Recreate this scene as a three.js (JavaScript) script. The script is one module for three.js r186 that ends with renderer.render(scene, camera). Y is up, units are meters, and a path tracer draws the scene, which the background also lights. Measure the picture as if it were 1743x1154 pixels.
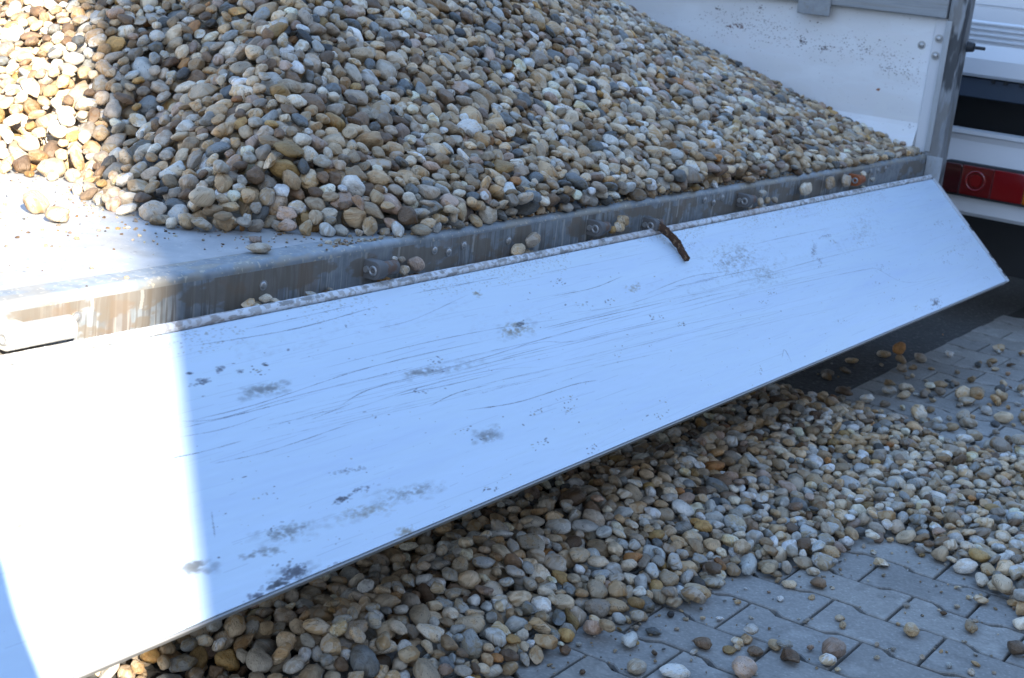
import * as THREE from 'three';
import { mergeGeometries, mergeVertices } from 'three/addons/utils/BufferGeometryUtils.js';
import { RoundedBoxGeometry } from 'three/addons/geometries/RoundedBoxGeometry.js';
import { MarchingCubes } from 'three/addons/objects/MarchingCubes.js';

// ---------------------------------------------------------------- camera, sky, sun, exposure
const scene = new THREE.Scene();
const V3 = (x, y, z) => new THREE.Vector3(x, y, z);
// World: x runs along the lowered side board, z points out of the trailer, y is up.
// The camera's turn comes from the vanishing point of the board and the horizon read in the photograph (1743 x 1154).
const FOCAL = 2540, CX = 871.5, CY = 577;
const dirA = V3(2610 - CX, 98 - CY, FOCAL).normalize();
const dirH = V3(0, 98 + 0.11 * (CX - 2610) - CY, FOCAL);
const dirU = new THREE.Vector3().crossVectors(dirA, dirH).normalize();
if (dirU.y > 0) dirU.negate();
const dirB = new THREE.Vector3().crossVectors(dirA, dirU);
const EYE = V3(-1.0985, 1.05, 1.423);
const camera = new THREE.PerspectiveCamera(2 * Math.atan(577 / FOCAL) * 180 / Math.PI, 1743 / 1154, 0.05, 400);
{
  const right = V3(dirA.x, dirU.x, dirB.x), up = V3(-dirA.y, -dirU.y, -dirB.y), back = V3(-dirA.z, -dirU.z, -dirB.z);
  const m = new THREE.Matrix4().makeBasis(right, up, back);
  camera.position.copy(EYE);
  camera.quaternion.setFromRotationMatrix(m);
  camera.focus = 2.4;
  camera.userData.fStop = 10;
  camera.updateMatrixWorld(true);
}
const SUN_EL = 26 * Math.PI / 180, SUN_AZ = [-0.573, 0.819];
const sunDir = V3(SUN_AZ[0] * Math.cos(SUN_EL), Math.sin(SUN_EL), SUN_AZ[1] * Math.cos(SUN_EL)).normalize();
{
  const W = 512, H = 256, data = new Float32Array(W * H * 4);
  for (let j = 0; j < H; j++) for (let i = 0; i < W; i++) {
    const el = ((j + 0.5) / H - 0.5) * Math.PI, ph = ((i + 0.5) / W - 0.5) * 2 * Math.PI;
    const d = V3(Math.cos(ph) * Math.cos(el), Math.sin(el), Math.sin(ph) * Math.cos(el));
    const t = Math.pow(1 - Math.max(0, Math.sin(el)), 2.6);
    const glow = Math.pow(Math.max(0, d.dot(sunDir)), 10) * 0.2;
    const k = (j * W + i) * 4;
    data[k] = 0.112 + 0.25 * t + glow; data[k + 1] = 0.20 + 0.235 * t + glow * 0.93; data[k + 2] = 0.372 + 0.155 * t + glow * 0.8; data[k + 3] = 1;
    if (el < 0) { data[k] = 0.18; data[k + 1] = 0.185; data[k + 2] = 0.2; }
  }
  const sky = new THREE.DataTexture(data, W, H, THREE.RGBAFormat, THREE.FloatType);
  sky.mapping = THREE.EquirectangularReflectionMapping; sky.magFilter = THREE.LinearFilter; sky.minFilter = THREE.LinearFilter; sky.needsUpdate = true;
  scene.background = sky; scene.environment = sky;
}
const sun = new THREE.DirectionalLight(new THREE.Color().setRGB(1, 0.91, 0.77), 5);
sun.target.position.set(1, 0, 0); sun.position.copy(sunDir).multiplyScalar(30).add(sun.target.position);
sun.castShadow = true; sun.shadow.mapSize.set(4096, 4096); sun.shadow.radius = 1;
Object.assign(sun.shadow.camera, { left: -9, right: 9, top: 9, bottom: -9, near: 1, far: 80 });
scene.add(sun, sun.target);
const renderer = new THREE.WebGLRenderer({ antialias: true });
renderer.toneMapping = THREE.LinearToneMapping;
renderer.toneMappingExposure = 4.15;
renderer.shadowMap.enabled = true;

// ---------------------------------------------------------------- helpers
function rng(seed) { let s = seed >>> 0; return () => { s = (s + 0x6D2B79F5) >>> 0; let t = s; t = Math.imul(t ^ (t >>> 15), t | 1); t ^= t + Math.imul(t ^ (t >>> 7), t | 61); return ((t ^ (t >>> 14)) >>> 0) / 4294967296; }; }
const hash3 = (x, y, z) => { let h = Math.imul(x | 0, 374761393) + Math.imul(y | 0, 668265263) + Math.imul(z | 0, 2147483647 ^ 0x5bd1e995); h = Math.imul(h ^ (h >>> 13), 1274126177); return ((h ^ (h >>> 16)) >>> 0) / 4294967296; };
const fade = t => t * t * (3 - 2 * t), lerp = (a, b, t) => a + (b - a) * t, clamp = (v, a, b) => Math.min(b, Math.max(a, v));
const sstep = (a, b, v) => fade(clamp((v - a) / (b - a), 0, 1));
function noise3(x, y, z) {
  const i = Math.floor(x), j = Math.floor(y), k = Math.floor(z), u = fade(x - i), v = fade(y - j), w = fade(z - k);
  const c = (a, b, d) => hash3(i + a, j + b, k + d);
  return lerp(lerp(lerp(c(0, 0, 0), c(1, 0, 0), u), lerp(c(0, 1, 0), c(1, 1, 0), u), v), lerp(lerp(c(0, 0, 1), c(1, 0, 1), u), lerp(c(0, 1, 1), c(1, 1, 1), u), v), w);
}
const fbm = (x, y, z = 0, o = 4) => { let s = 0, a = 0.5, n = 0; for (let i = 0; i < o; i++) { s += a * noise3(x, y, z + i * 7.3); n += a; x *= 2.03; y *= 2.03; z *= 2.03; a *= 0.5; } return s / n; };
// a photo pixel is a direction; the distance comes from the plane it is known to touch (n . p = c)
function hit(px, py, n, c) {
  const x = px - CX, y = py - CY;
  const d = V3(dirA.x * x + dirA.y * y + dirA.z * FOCAL, dirU.x * x + dirU.y * y + dirU.z * FOCAL, dirB.x * x + dirB.y * y + dirB.z * FOCAL);
  return EYE.clone().addScaledVector(d, (c - n.dot(EYE)) / n.dot(d));
}
const onY = (px, py, y) => hit(px, py, V3(0, 1, 0), y), onX = (px, py, x) => hit(px, py, V3(1, 0, 0), x), onZ = (px, py, z) => hit(px, py, V3(0, 0, 1), z);
function project(p) {   // world -> photo pixel, depth
  const q = p.clone().sub(EYE);
  const x = dirA.x * q.x + dirU.x * q.y + dirB.x * q.z, y = dirA.y * q.x + dirU.y * q.y + dirB.y * q.z, z = dirA.z * q.x + dirU.z * q.y + dirB.z * q.z;
  return [CX + FOCAL * x / z, CY + FOCAL * y / z, z];
}
const used = new Map();
function numbered(n) { const k = used.get(n) || 0; used.set(n, k + 1); return k ? n + '_' + String(k).padStart(3, '0') : n; }
function mesh(name, geo, mat, parent) { const m = new THREE.Mesh(geo, mat); m.castShadow = m.receiveShadow = true; m.name = parent ? name : numbered(name); (parent || scene).add(m); return m; }
function tag(o, label, category, group, kind) { o.userData.label = label; if (category) o.userData.category = category; if (group) o.userData.group = group; if (kind) o.userData.kind = kind; return o; }
function group(name) { const g = new THREE.Group(); g.name = numbered(name); scene.add(g); return g; }
const box = (x0, x1, y0, y1, z0, z1, r = 0.002) => { const g = r ? new RoundedBoxGeometry(x1 - x0, y1 - y0, z1 - z0, 2, r) : new THREE.BoxGeometry(x1 - x0, y1 - y0, z1 - z0); g.translate((x0 + x1) / 2, (y0 + y1) / 2, (z0 + z1) / 2); return g; };
function std(r, g, b, o = {}) { return new THREE.MeshPhysicalMaterial(Object.assign({ color: new THREE.Color().setRGB(r, g, b), roughness: 0.7, metalness: 0 }, o)); }
// canvas texture computed per texel, f(u, v) -> [r, g, b] linear 0..1 (or one number)
function tex(w, h, f, srgb = true, rep = true) {
  const d = new Uint8Array(w * h * 4);
  const enc = v => srgb ? (v <= 0.0031308 ? v * 12.92 : 1.055 * Math.pow(v, 1 / 2.4) - 0.055) : v;
  for (let j = 0; j < h; j++) for (let i = 0; i < w; i++) {
    let c = f((i + 0.5) / w, (j + 0.5) / h); if (typeof c === 'number') c = [c, c, c];
    const k = (j * w + i) * 4; for (let q = 0; q < 3; q++) d[k + q] = clamp(enc(clamp(c[q], 0, 1)) * 255, 0, 255); d[k + 3] = 255;
  }
  const t = new THREE.DataTexture(d, w, h); if (srgb) t.colorSpace = THREE.SRGBColorSpace;
  t.magFilter = THREE.LinearFilter; t.minFilter = THREE.LinearMipmapLinearFilter; t.generateMipmaps = true;
  t.wrapS = t.wrapT = rep ? THREE.RepeatWrapping : THREE.ClampToEdgeWrapping; t.needsUpdate = true; return t;
}
// periodic noise for repeating textures
const pfbm = (u, v, n, z = 0, o = 4) => { let s = 0, a = 0.5, t = 0; for (let i = 0; i < o; i++) { const x = u * n, y = v * n, x0 = Math.floor(x), y0 = Math.floor(y), fx = fade(x - x0), fy = fade(y - y0), w = q => ((q % n) + n) % n; s += a * lerp(lerp(hash3(w(x0), w(y0), z + i), hash3(w(x0 + 1), w(y0), z + i), fx), lerp(hash3(w(x0), w(y0 + 1), z + i), hash3(w(x0 + 1), w(y0 + 1), z + i), fx), fy); t += a; a *= 0.55; n *= 2; } return s / t; };
const mix3 = (a, b, t) => [lerp(a[0], b[0], t), lerp(a[1], b[1], t), lerp(a[2], b[2], t)];
function planarUV(geo, fu, fv) { const p = geo.attributes.position, uv = new Float32Array(p.count * 2); for (let i = 0; i < p.count; i++) { const q = V3().fromBufferAttribute(p, i); uv[i * 2] = fu(q); uv[i * 2 + 1] = fv(q); } geo.setAttribute('uv', new THREE.BufferAttribute(uv, 2)); return geo; }
// box-like uv in metres by the way each face points
function boxUV(geo, s = 1) { const g = geo.index ? geo.toNonIndexed() : geo; g.computeVertexNormals === undefined; const p = g.attributes.position, n = g.attributes.normal, uv = new Float32Array(p.count * 2); for (let i = 0; i < p.count; i++) { const ax = Math.abs(n.getX(i)), ay = Math.abs(n.getY(i)), az = Math.abs(n.getZ(i)); const [a, b] = ax > ay && ax > az ? [p.getZ(i), p.getY(i)] : ay > az ? [p.getX(i), p.getZ(i)] : [p.getX(i), p.getY(i)]; uv[2 * i] = a * s; uv[2 * i + 1] = b * s; } g.setAttribute('uv', new THREE.BufferAttribute(uv, 2)); return g; }

// ---------------------------------------------------------------- ground
const BED_Y = 0.58, WALL_X = 3.332;
const asphaltMap = tex(512, 512, (u, v) => { const n = pfbm(u, v, 96, 3, 2), c = pfbm(u, v, 5, 9, 4); const g = 0.045 + 0.032 * n + 0.018 * (c - 0.5) + (n > 0.74 ? 0.05 : 0); return [g * 1.02, g, g * 0.97]; });
const asphaltBump = tex(512, 512, (u, v) => pfbm(u, v, 96, 3, 2), false);
const asphalt = std(1, 1, 1, { map: asphaltMap, bumpMap: asphaltBump, bumpScale: 0.004, roughness: 0.9 });
{
  const g = new THREE.PlaneGeometry(240, 240); g.rotateX(-Math.PI / 2);
  planarUV(g, p => p.x / 0.8, p => p.z / 0.8);
  tag(mesh('road', g, asphalt), 'dark grey asphalt road running under the trailer', null, null, 'structure');
}
// paving: double-T concrete blocks laid with their length along z
const PZ0 = 0.134, PITCH = 0.1252, PLEN = 0.2005, PWID = 0.1405;
const concreteMap = tex(512, 512, (u, v) => {
  const c = pfbm(u, v, 4, 21, 5), f = pfbm(u, v, 128, 5, 2), st = pfbm(u, v, 9, 33, 4), dark = sstep(0.62, 0.8, pfbm(u, v, 12, 41, 4));
  let g = 0.255 + 0.05 * (c - 0.5) + 0.10 * (f - 0.5) + (f > 0.8 ? 0.05 : 0) - 0.045 * dark; g += 0.05 * sstep(0.6, 0.75, st);
  return [g * 1.03, g, g * 0.95];
});
const concreteBump = tex(512, 512, (u, v) => 0.6 * pfbm(u, v, 128, 5, 2) + 0.4 * pfbm(u, v, 10, 7, 3), false);
const paverMats = [[1, 0.99, 0.97], [0.9, 0.89, 0.87], [1.1, 1.08, 1.04], [0.97, 0.94, 0.89], [1.03, 1.03, 1.02]].map((c, i) => { const m = concreteMap.clone(); m.offset.set(i * 0.23, i * 0.37); m.needsUpdate = true; return std(...c, { map: m, bumpMap: concreteBump, bumpScale: 0.0006, roughness: 0.88 }); });
const paving = group('paving'); tag(paving, 'grey interlocking concrete block paving beside the trailer', null, null, 'structure');
{
  const g = box(-9, 9, -0.02, 0.004, PZ0, 4.0, 0); planarUV(g, p => p.x / 0.5, p => p.z / 0.5);
  mesh('sand_bed', g, std(0.03, 0.027, 0.023, { roughness: 1 }), paving);
  function paverShape(half) {
    const w = PWID / 2 - 0.0032, d = PWID - PITCH, L = PLEN - 0.0052, s = new THREE.Shape();
    const k = [[0, w], [0.17, w], [0.27, w - d], [0.73, w - d], [0.83, w], [1, w]].filter(q => !half || q[0] <= 0.5); if (half) k.push([0.5, w - d]);
    const pts = [...k.map(q => [q[1], q[0] * L]), ...k.slice().reverse().map(q => [-q[1], q[0] * L])];
    pts.forEach((q, i) => i ? s.lineTo(q[0], q[1] - L / 2) : s.moveTo(q[0], q[1] - L / 2));
    const e = new THREE.ExtrudeGeometry(s, { depth: 0.018, bevelEnabled: true, bevelThickness: 0.002, bevelSize: 0.0016, bevelOffset: -0.0016, bevelSegments: 1, curveSegments: 1 });
    e.rotateX(-Math.PI / 2);   // shape y -> -z
    return e;
  }
  const full = paverShape(false), half = paverShape(true);
  const R = rng(77);
  const variants = g => Array.from({ length: 6 }, (_, k) => { const c = g.clone(); planarUV(c, p => p.x / 0.5 + k * 0.31, p => p.z / 0.5 + k * 0.17); return c; });
  const F = variants(full), Hh = variants(half);
  const paverTop = 0.016;
  for (let i = -6; i < 28; i++) {
    const x = 1.0685 + (i - 4) * PITCH, off = ((i % 2) + 2) % 2 ? 0.5 : 0;       // columns
    for (let j = 0; j < 9; j++) {
      const z0 = PZ0 + (j - off) * PLEN;          // near end of the block
      const isHalf = j === 0 && off > 0;
      const m = mesh('paver', (isHalf ? Hh : F)[Math.floor(R() * 6)], paverMats[Math.floor(R() * 5)], paving);
      m.position.set(x, paverTop - 0.022 + (R() - 0.5) * 0.0022, isHalf ? PZ0 : z0 + PLEN / 2);
      m.rotation.x = (R() - 0.5) * 0.008; m.rotation.z = (R() - 0.5) * 0.008;
    }
  }
}
const PAVE_Y = 0.016;
const groundY = (x, z) => z > PZ0 ? PAVE_Y : 0;

// ---------------------------------------------------------------- materials of the trailer
const galvMap = tex(1024, 1024, (u, v) => {
  const s = pfbm(u, v, 40, 2, 3), c = pfbm(u, v, 6, 6, 4), d = sstep(0.52, 0.8, pfbm(u, v, 10, 17, 5)), fine = pfbm(u, v, 220, 31, 1);
  let b = [0.40 + 0.12 * (s - 0.5) + 0.10 * (c - 0.5), 0.42 + 0.12 * (s - 0.5) + 0.10 * (c - 0.5), 0.44 + 0.12 * (s - 0.5) + 0.1 * (c - 0.5)];
  b = mix3(b, [0.33, 0.28, 0.2], 0.35 * d); if (fine > 0.93) b = mix3(b, [0.6, 0.57, 0.5], 0.7); if (fine < 0.05) b = mix3(b, [0.1, 0.09, 0.08], 0.6); return b;
});
const galvRough = tex(512, 512, (u, v) => 0.42 + 0.4 * pfbm(u, v, 24, 12, 4), false);
const galv = std(1, 1, 1, { map: galvMap, roughnessMap: galvRough, roughness: 0.8, metalness: 0.3 });
const galvFrame = std(0.72, 0.72, 0.72, { map: galvMap, roughnessMap: galvRough, roughness: 0.9, metalness: 0.3 });
const bolt = std(0.42, 0.42, 0.42, { roughness: 0.38, metalness: 0.7 });

const rustMap = tex(128, 128, (u, v) => { const n = pfbm(u, v, 6, 81, 5), r = sstep(0.42, 0.6, pfbm(u, v, 9, 83, 4)); const g = 0.10 + 0.12 * n; return mix3([g, g * 0.97, g * 0.95], [0.17, 0.085, 0.045], 0.7 * r); });
const rubber = std(0.02, 0.02, 0.02, { roughness: 0.9 });
const grimySteel = std(1, 1, 1, { map: rustMap, roughness: 0.75, metalness: 0.2 });
const blackSteel = std(0.03, 0.032, 0.036, { roughness: 0.6, metalness: 0.2 });

// ---------------------------------------------------------------- trailer
const X0 = -0.85, X1 = 3.33;
const trailer = group('flatbed_trailer');
tag(trailer, 'galvanised flatbed trailer with lowered white side board carrying the pebble heap', 'trailer');
const T0 = V3(1.25, 0, -1.0); trailer.position.copy(T0);
const part = (name, geo, mat, parent = trailer) => { const m = mesh(name, geo, mat, parent); if (parent === trailer) m.position.copy(T0).negate(); return m; };
{ // floor sheet
  const g = box(X0, X1, BED_Y - 0.03, BED_Y, -2.05, -0.0505, 0); planarUV(g, p => p.x / 1.1, p => p.z / 1.1);
  part('load_floor', g, galv);
}
// edge rail: folded sheet with a rounded nose; u along x in metres, v along the fold
{
  const prof = []; prof.push([-0.05, BED_Y]); const r = 0.011;
  for (let k = 0; k <= 8; k++) { const a = k / 8 * Math.PI / 2; prof.push([-r + Math.sin(a) * r, BED_Y - r + Math.cos(a) * r]); }
  prof.push([0, BED_Y - 0.14], [-0.03, BED_Y - 0.14]);
  const len = [0]; for (let i = 1; i < prof.length; i++) len.push(len[i - 1] + Math.hypot(prof[i][0] - prof[i - 1][0], prof[i][1] - prof[i - 1][1]));
  const Rn = len[len.length - 1];
  for (const [xa, xb] of [[X0, 0], [0, 1.4], [1.4, X1]]) {
  const NX = 40, pos = [], uv = [], idx = [];
  for (let i = 0; i <= NX; i++) for (let k = 0; k < prof.length; k++) {
    const x = lerp(xa, xb, i / NX), dent = k > 0 && k < prof.length - 1 ? (noise3(x * 5, k < 10 ? 1 : 2, 0) - 0.5) * 0.0026 + (noise3(x * 30, 5, 0) - 0.5) * 0.0008 : 0;
    pos.push(x, prof[k][1] + (k >= 1 && k < 9 ? dent * 0.7 : 0), prof[k][0] + dent); uv.push(i / NX, len[k] / Rn);
    if (i < NX && k < prof.length - 1) { const a = i * prof.length + k, b = a + prof.length; idx.push(a, a + 1, b, b, a + 1, b + 1); }
  }
  const g = new THREE.BufferGeometry(); g.setAttribute('position', new THREE.Float32BufferAttribute(pos, 3)); g.setAttribute('uv', new THREE.Float32BufferAttribute(uv, 2)); g.setIndex(idx); g.computeVertexNormals();
  // zinc with run marks, mud under the nose and rust blooms
  const railMap = tex(xa < 0 ? 512 : 2048, 256, (u, v) => {
    const x = 10 + lerp(xa, xb, u), y = v * Rn;                       // metres; y < 0.05 top, then the nose, then the face
    const s = fbm(x * 90, y * 90, 1, 3), c = fbm(x * 7, y * 9, 4, 4), q = 0.16 * (s - 0.5) + 0.16 * (c - 0.5);
    let b = [0.27 + q, 0.30 + q, 0.325 + q];
    const face = y - 0.062;
    if (face > -0.004) {
      const run = fbm(x * 190 + 2.2 * fbm(x * 12, y * 22, 40, 3), y * 9, 23, 3), run2 = fbm(x * 75, y * 5, 33, 3), gate = sstep(0.36, 0.6, fbm(x * 4.1, y * 6, 29, 3));
      b = mix3(b, [0.11, 0.092, 0.075], 0.55 * sstep(0.52, 0.62, run) * (0.25 + 0.75 * gate)); b = mix3(b, [0.14, 0.12, 0.10], 0.6 * sstep(0.55, 0.64, run2) * gate);
      const wash = fbm(x * 230, y * 8, 53, 3); b = mix3(b, [0.46, 0.47, 0.46], 0.55 * sstep(0.64, 0.72, wash));
      const mud = sstep(0.50, 0.60, fbm(x * 22, y * 48, 11, 5) + 0.13 - 5.5 * Math.abs(face - 0.014)); b = mix3(b, [0.21, 0.175, 0.135], 0.75 * mud);
      const rust = sstep(0.62, 0.70, fbm(x * 20, y * 26, 61, 4)); b = mix3(b, [0.24, 0.165, 0.11], 0.35 * rust);
      const drip = hash3(Math.floor(x * 24), 7, 3) > 0.8 && Math.abs(((x * 24) % 1) - 0.5 + 0.1 * noise3(y * 60, x, 2)) < 0.07 && face < 0.02 + 0.06 * hash3(Math.floor(x * 24), 9, 3); if (drip) b = mix3(b, [0.52, 0.51, 0.48], 0.55);
    } else {
      const mud = sstep(0.5, 0.66, fbm(x * 24, y * 60, 15, 5)); b = mix3(b, [0.36, 0.31, 0.23], 0.5 * mud); if (fbm(x * 260, y * 260, 19, 1) > 0.84) b = mix3(b, [0.55, 0.5, 0.4], 0.7);
    }
    return b;
  }, true, false);
  part('edge_rail', g, std(1, 1, 1, { map: railMap, roughness: 0.55, metalness: 0.35 }));
  }
  // round-head bolts on the rail face
  const dome = new THREE.SphereGeometry(0.0062, 14, 8, 0, Math.PI * 2, 0, Math.PI / 2); dome.scale(1, 0.75, 1); dome.rotateX(Math.PI / 2);
  const rim = new THREE.CylinderGeometry(0.0078, 0.0078, 0.002, 16); rim.rotateX(Math.PI / 2); rim.translate(0, 0, 0.001);
  const bg = mergeGeometries([dome, rim]);
  for (const [px, py] of [[447, 485], [739, 425], [763, 428], [789, 417], [865, 409], [1199, 340], [1214, 344], [1229, 336], [1481, 291], [1494, 290], [1507, 287], [130, 540]]) {
    const p = onZ(px, py, 0); const m = part('rivet', bg, bolt); m.position.add(V3(p.x, p.y, 0.0));
  }
}
// ---- lowered side board
const HY = 0.524, HZ = 0.0215, BL = 0.3905, TH = Math.atan2(-0.2842, 0.2684);   // hinge line, board height, turn
const BX0 = -0.8, BX1 = 3.311;
const boardN = V3(0, Math.cos(TH) * 0 + -Math.sin(TH), Math.cos(TH));            // outward face
const boardC = boardN.dot(V3(0, HY, HZ));
const boardUV = (px, py) => { const p = hit(px, py, boardN, boardC); return [p.x, Math.hypot(p.y - HY, p.z - HZ)]; };   // x in metres, distance below the hinge
{
  // paint with scratches, scuffs and dirt drawn where the photograph shows them
  const W = 2048, H = 512, sx = W / 3.45, ox = -0.12, sy = H / BL;               // covers x from -0.12 on; the rest repeats
  const cv = document.createElement('canvas'); cv.width = W; cv.height = H; const c = cv.getContext('2d');
  c.fillStyle = 'rgb(238,243,248)'; c.fillRect(0, 0, W, H);
  const R = rng(5);
  const P = (px, py) => { const [x, v] = boardUV(px, py); return [(x - ox) * sx, v * sy]; };
  const dot = (x, y, r, col) => { c.fillStyle = col; c.beginPath(); c.ellipse(x, y, r * (0.7 + R()), r * (0.5 + 0.6 * R()), R() * 3, 0, 7); c.fill(); };
  // faint mottling of the paint
  for (let i = 0; i < 900; i++) { const r = 6 + R() * 40; c.fillStyle = R() < 0.5 ? 'rgba(205,213,224,0.05)' : 'rgba(236,240,244,0.05)'; c.beginPath(); c.ellipse(R() * W, R() * H, r * 3, r * 0.6, (R() - 0.5) * 0.2, 0, 7); c.fill(); }
  // fine scuffs along the board, denser near the hinge
  for (let i = 0; i < 1500; i++) {
    const y = H * Math.pow(R(), 1.7), x = R() * W, l = 6 + R() * R() * 120, a = 0.03 + R() * 0.13;
    c.strokeStyle = R() < 0.75 ? `rgba(96,100,112,${a})` : `rgba(246,246,246,${a * 1.4})`; c.lineWidth = 0.5 + R() * 0.9;
    c.beginPath(); c.moveTo(x, y); c.lineTo(x + l, y + (R() - 0.5) * l * 0.16); c.stroke();
  }
  const scratch = (pts, w, a) => {   // pressure varies along the stroke and runs out at both ends
    const q = new THREE.CatmullRomCurve3(pts.map(p => { const [x, y] = P(...p); return V3(x, y, 0); })).getPoints(26 * pts.length), n = q.length, ph = R() * 99, tint = R() * 24;
    for (let i = 1; i < n; i++) { const t = i / n, k = Math.min(1, 6 * t, 6 * (1 - t)) * (0.15 + 1.1 * fbm(i * 0.13 + ph, 1, 4, 3)); c.strokeStyle = `rgba(${74 + tint},${74 + tint},${82 + tint},${Math.min(0.85, a * k * 2.1)})`; c.lineWidth = w * (0.5 + 1.0 * noise3(i * 0.2 + ph, 5, 2)); c.beginPath(); c.moveTo(q[i - 1].x + (R() - 0.5) * 0.7, q[i - 1].y + (R() - 0.5) * 0.7); c.lineTo(q[i].x + (R() - 0.5) * 0.7, q[i].y + (R() - 0.5) * 0.7); c.stroke(); }
  };
  const sc = [
    [[550, 627], [654, 600], [744, 579], [851, 558], [966, 541]], [[300, 722], [430, 690], [550, 650], [602, 633], [709, 605], [827, 581]], [[567, 699], [619, 667], [706, 641], [827, 608], [924, 577], [1000, 556], [1150, 515]],
    [[540, 712], [620, 690], [710, 660], [845, 629], [928, 624]], [[730, 692], [772, 671], [838, 653]], [[789, 699], [879, 685], [983, 653], [1018, 647]], [[848, 601], [924, 582], [966, 582], [1070, 560], [1150, 536]],
    [[295, 717], [364, 714], [485, 679], [600, 651]], [[312, 728], [416, 703], [520, 676]], [[530, 714], [600, 686]], [[1143, 537], [1247, 508], [1368, 480], [1472, 459], [1490, 457], [1531, 478], [1559, 480], [1604, 471]],
    [[1282, 416], [1334, 404], [1420, 386]], [[1143, 520], [1200, 505], [1262, 492]], [[1143, 489], [1218, 474]], [[1100, 500], [1180, 470], [1240, 462]], [[960, 534], [1060, 520], [1160, 488], [1230, 472]], [[930, 560], [1040, 535], [1150, 510]],
    [[280, 782], [340, 770], [420, 748]], [[300, 745], [380, 730], [470, 700]], [[640, 560], [700, 545], [800, 500]], [[1180, 480], [1300, 455]], [[1290, 470], [1400, 440], [1480, 420]], [[360, 790], [450, 770], [600, 720]],
    [[1331, 610], [1335, 595], [1348, 618]], [[360, 870], [366, 915]], [[420, 560], [600, 520]], [[320, 590], [500, 560], [640, 522]], [[900, 470], [1100, 430]], [[935, 505], [1010, 490], [1060, 470]], [[700, 500], [860, 470]],
  ];
  sc.forEach((s, i) => scratch(s, 0.8 + (i % 3) * 0.35, 0.40 - (i % 4) * 0.06));
  // bundles of light parallel scratches beside the long ones
  for (let i = 0; i < 70; i++) { const x = 420 + R() * 800, y = 720 - (x - 420) * 0.235 + (R() - 0.5) * 90, l = 70 + R() * 260, w = (R() - 0.5) * 7; scratch([[x, y], [x + l * 0.3, y - l * 0.075 + w * 0.5], [x + l * 0.65, y - l * 0.155 + w], [x + l, y - l * 0.235 + w * 0.6]], 0.4 + R() * 0.6, 0.08 + R() * 0.2); }
  // patches: [px, py, half width, half height in photo pixels, amount, tone]
  const tone = { g: '142,136,128', d: '84,80,86', b: '158,138,112', k: '58,54,56' };
  const patch = (px, py, w, h, n, t, a) => { for (let i = 0; i < n; i++) { const g1 = (R() + R() + R()) / 1.5 - 1, g2 = (R() + R() + R()) / 1.5 - 1; const X = px + g1 * w, Y = py + g2 * h - g1 * w * 0.2, k = fbm(X * 0.16, Y * 0.26, 3, 4); if (k < 0.42 + 0.06 * R()) continue; const [x, y] = P(X, Y); dot(x, y, 0.5 + R() * (t === 'g' || t === 'b' ? 2.6 : 1.7), `rgba(${tone[t]},${a * (0.4 + R() * 0.6)})`); } };
  patch(1255, 440, 62, 42, 1500, 'g', 0.22); patch(1300, 465, 40, 30, 500, 'g', 0.22); patch(1465, 390, 34, 36, 420, 'g', 0.19); patch(450, 663, 42, 12, 420, 'g', 0.22); patch(880, 560, 30, 16, 320, 'b', 0.31); patch(885, 552, 12, 8, 60, 'k', 0.45);
  patch(830, 740, 24, 15, 260, 'g', 0.23); patch(700, 838, 60, 14, 420, 'g', 0.18); patch(620, 870, 60, 14, 320, 'b', 0.16); patch(585, 850, 22, 8, 260, 'd', 0.30); patch(618, 832, 28, 6, 120, 'd', 0.22); patch(600, 800, 50, 6, 130, 'd', 0.22); patch(490, 905, 45, 18, 300, 'g', 0.26); patch(445, 942, 50, 10, 260, 'g', 0.23);
  patch(500, 975, 34, 16, 700, 'd', 0.34); patch(470, 995, 30, 9, 500, 'k', 0.30); patch(440, 1012, 26, 10, 300, 'd', 0.22); patch(330, 965, 28, 14, 380, 'g', 0.28); patch(340, 650, 22, 8, 160, 'd', 0.30); patch(374, 628, 10, 8, 60, 'd', 0.30); patch(408, 633, 14, 6, 60, 'd', 0.22); patch(452, 620, 8, 5, 50, 'k', 0.45); patch(322, 636, 8, 3, 40, 'd', 0.38);
  patch(1590, 516, 15, 12, 500, 'd', 0.38); patch(1385, 425, 8, 22, 170, 'd', 0.26); patch(1395, 445, 10, 14, 100, 'd', 0.26); patch(1405, 402, 18, 4, 60, 'd', 0.30); patch(1640, 420, 45, 45, 110, 'd', 0.26); patch(1596, 380, 10, 10, 30, 'k', 0.38); patch(1500, 455, 20, 10, 50, 'd', 0.30);
  patch(720, 632, 40, 8, 300, 'g', 0.22); patch(760, 628, 70, 8, 260, 'g', 0.15); patch(1080, 490, 20, 10, 110, 'b', 0.27); patch(812, 500, 8, 10, 90, 'b', 0.34); patch(690, 905, 22, 10, 180, 'b', 0.22); patch(690, 945, 30, 8, 120, 'd', 0.15); patch(185, 755, 5, 3, 20, 'b', 0.34); patch(35, 895, 12, 5, 60, 'b', 0.34); patch(95, 828, 4, 3, 20, 'b', 0.34);
  for (let i = 0; i < 800; i++) { const x = R() * W, y = R() * H; dot(x, y, 0.4 + R() * R() * 1.8, `rgba(${R() < 0.6 ? tone.d : tone.b},${0.2 + R() * 0.5})`); }
  for (let i = 0; i < 60; i++) { const x = R() * W, y = R() * H, n = 3 + R() * 12; for (let k = 0; k < n; k++) dot(x + (R() - 0.5) * 26, y + (R() - 0.5) * 16, 0.5 + R() * 1.5, `rgba(${R() < 0.7 ? tone.d : tone.b},${0.25 + R() * 0.4})`); }
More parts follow.
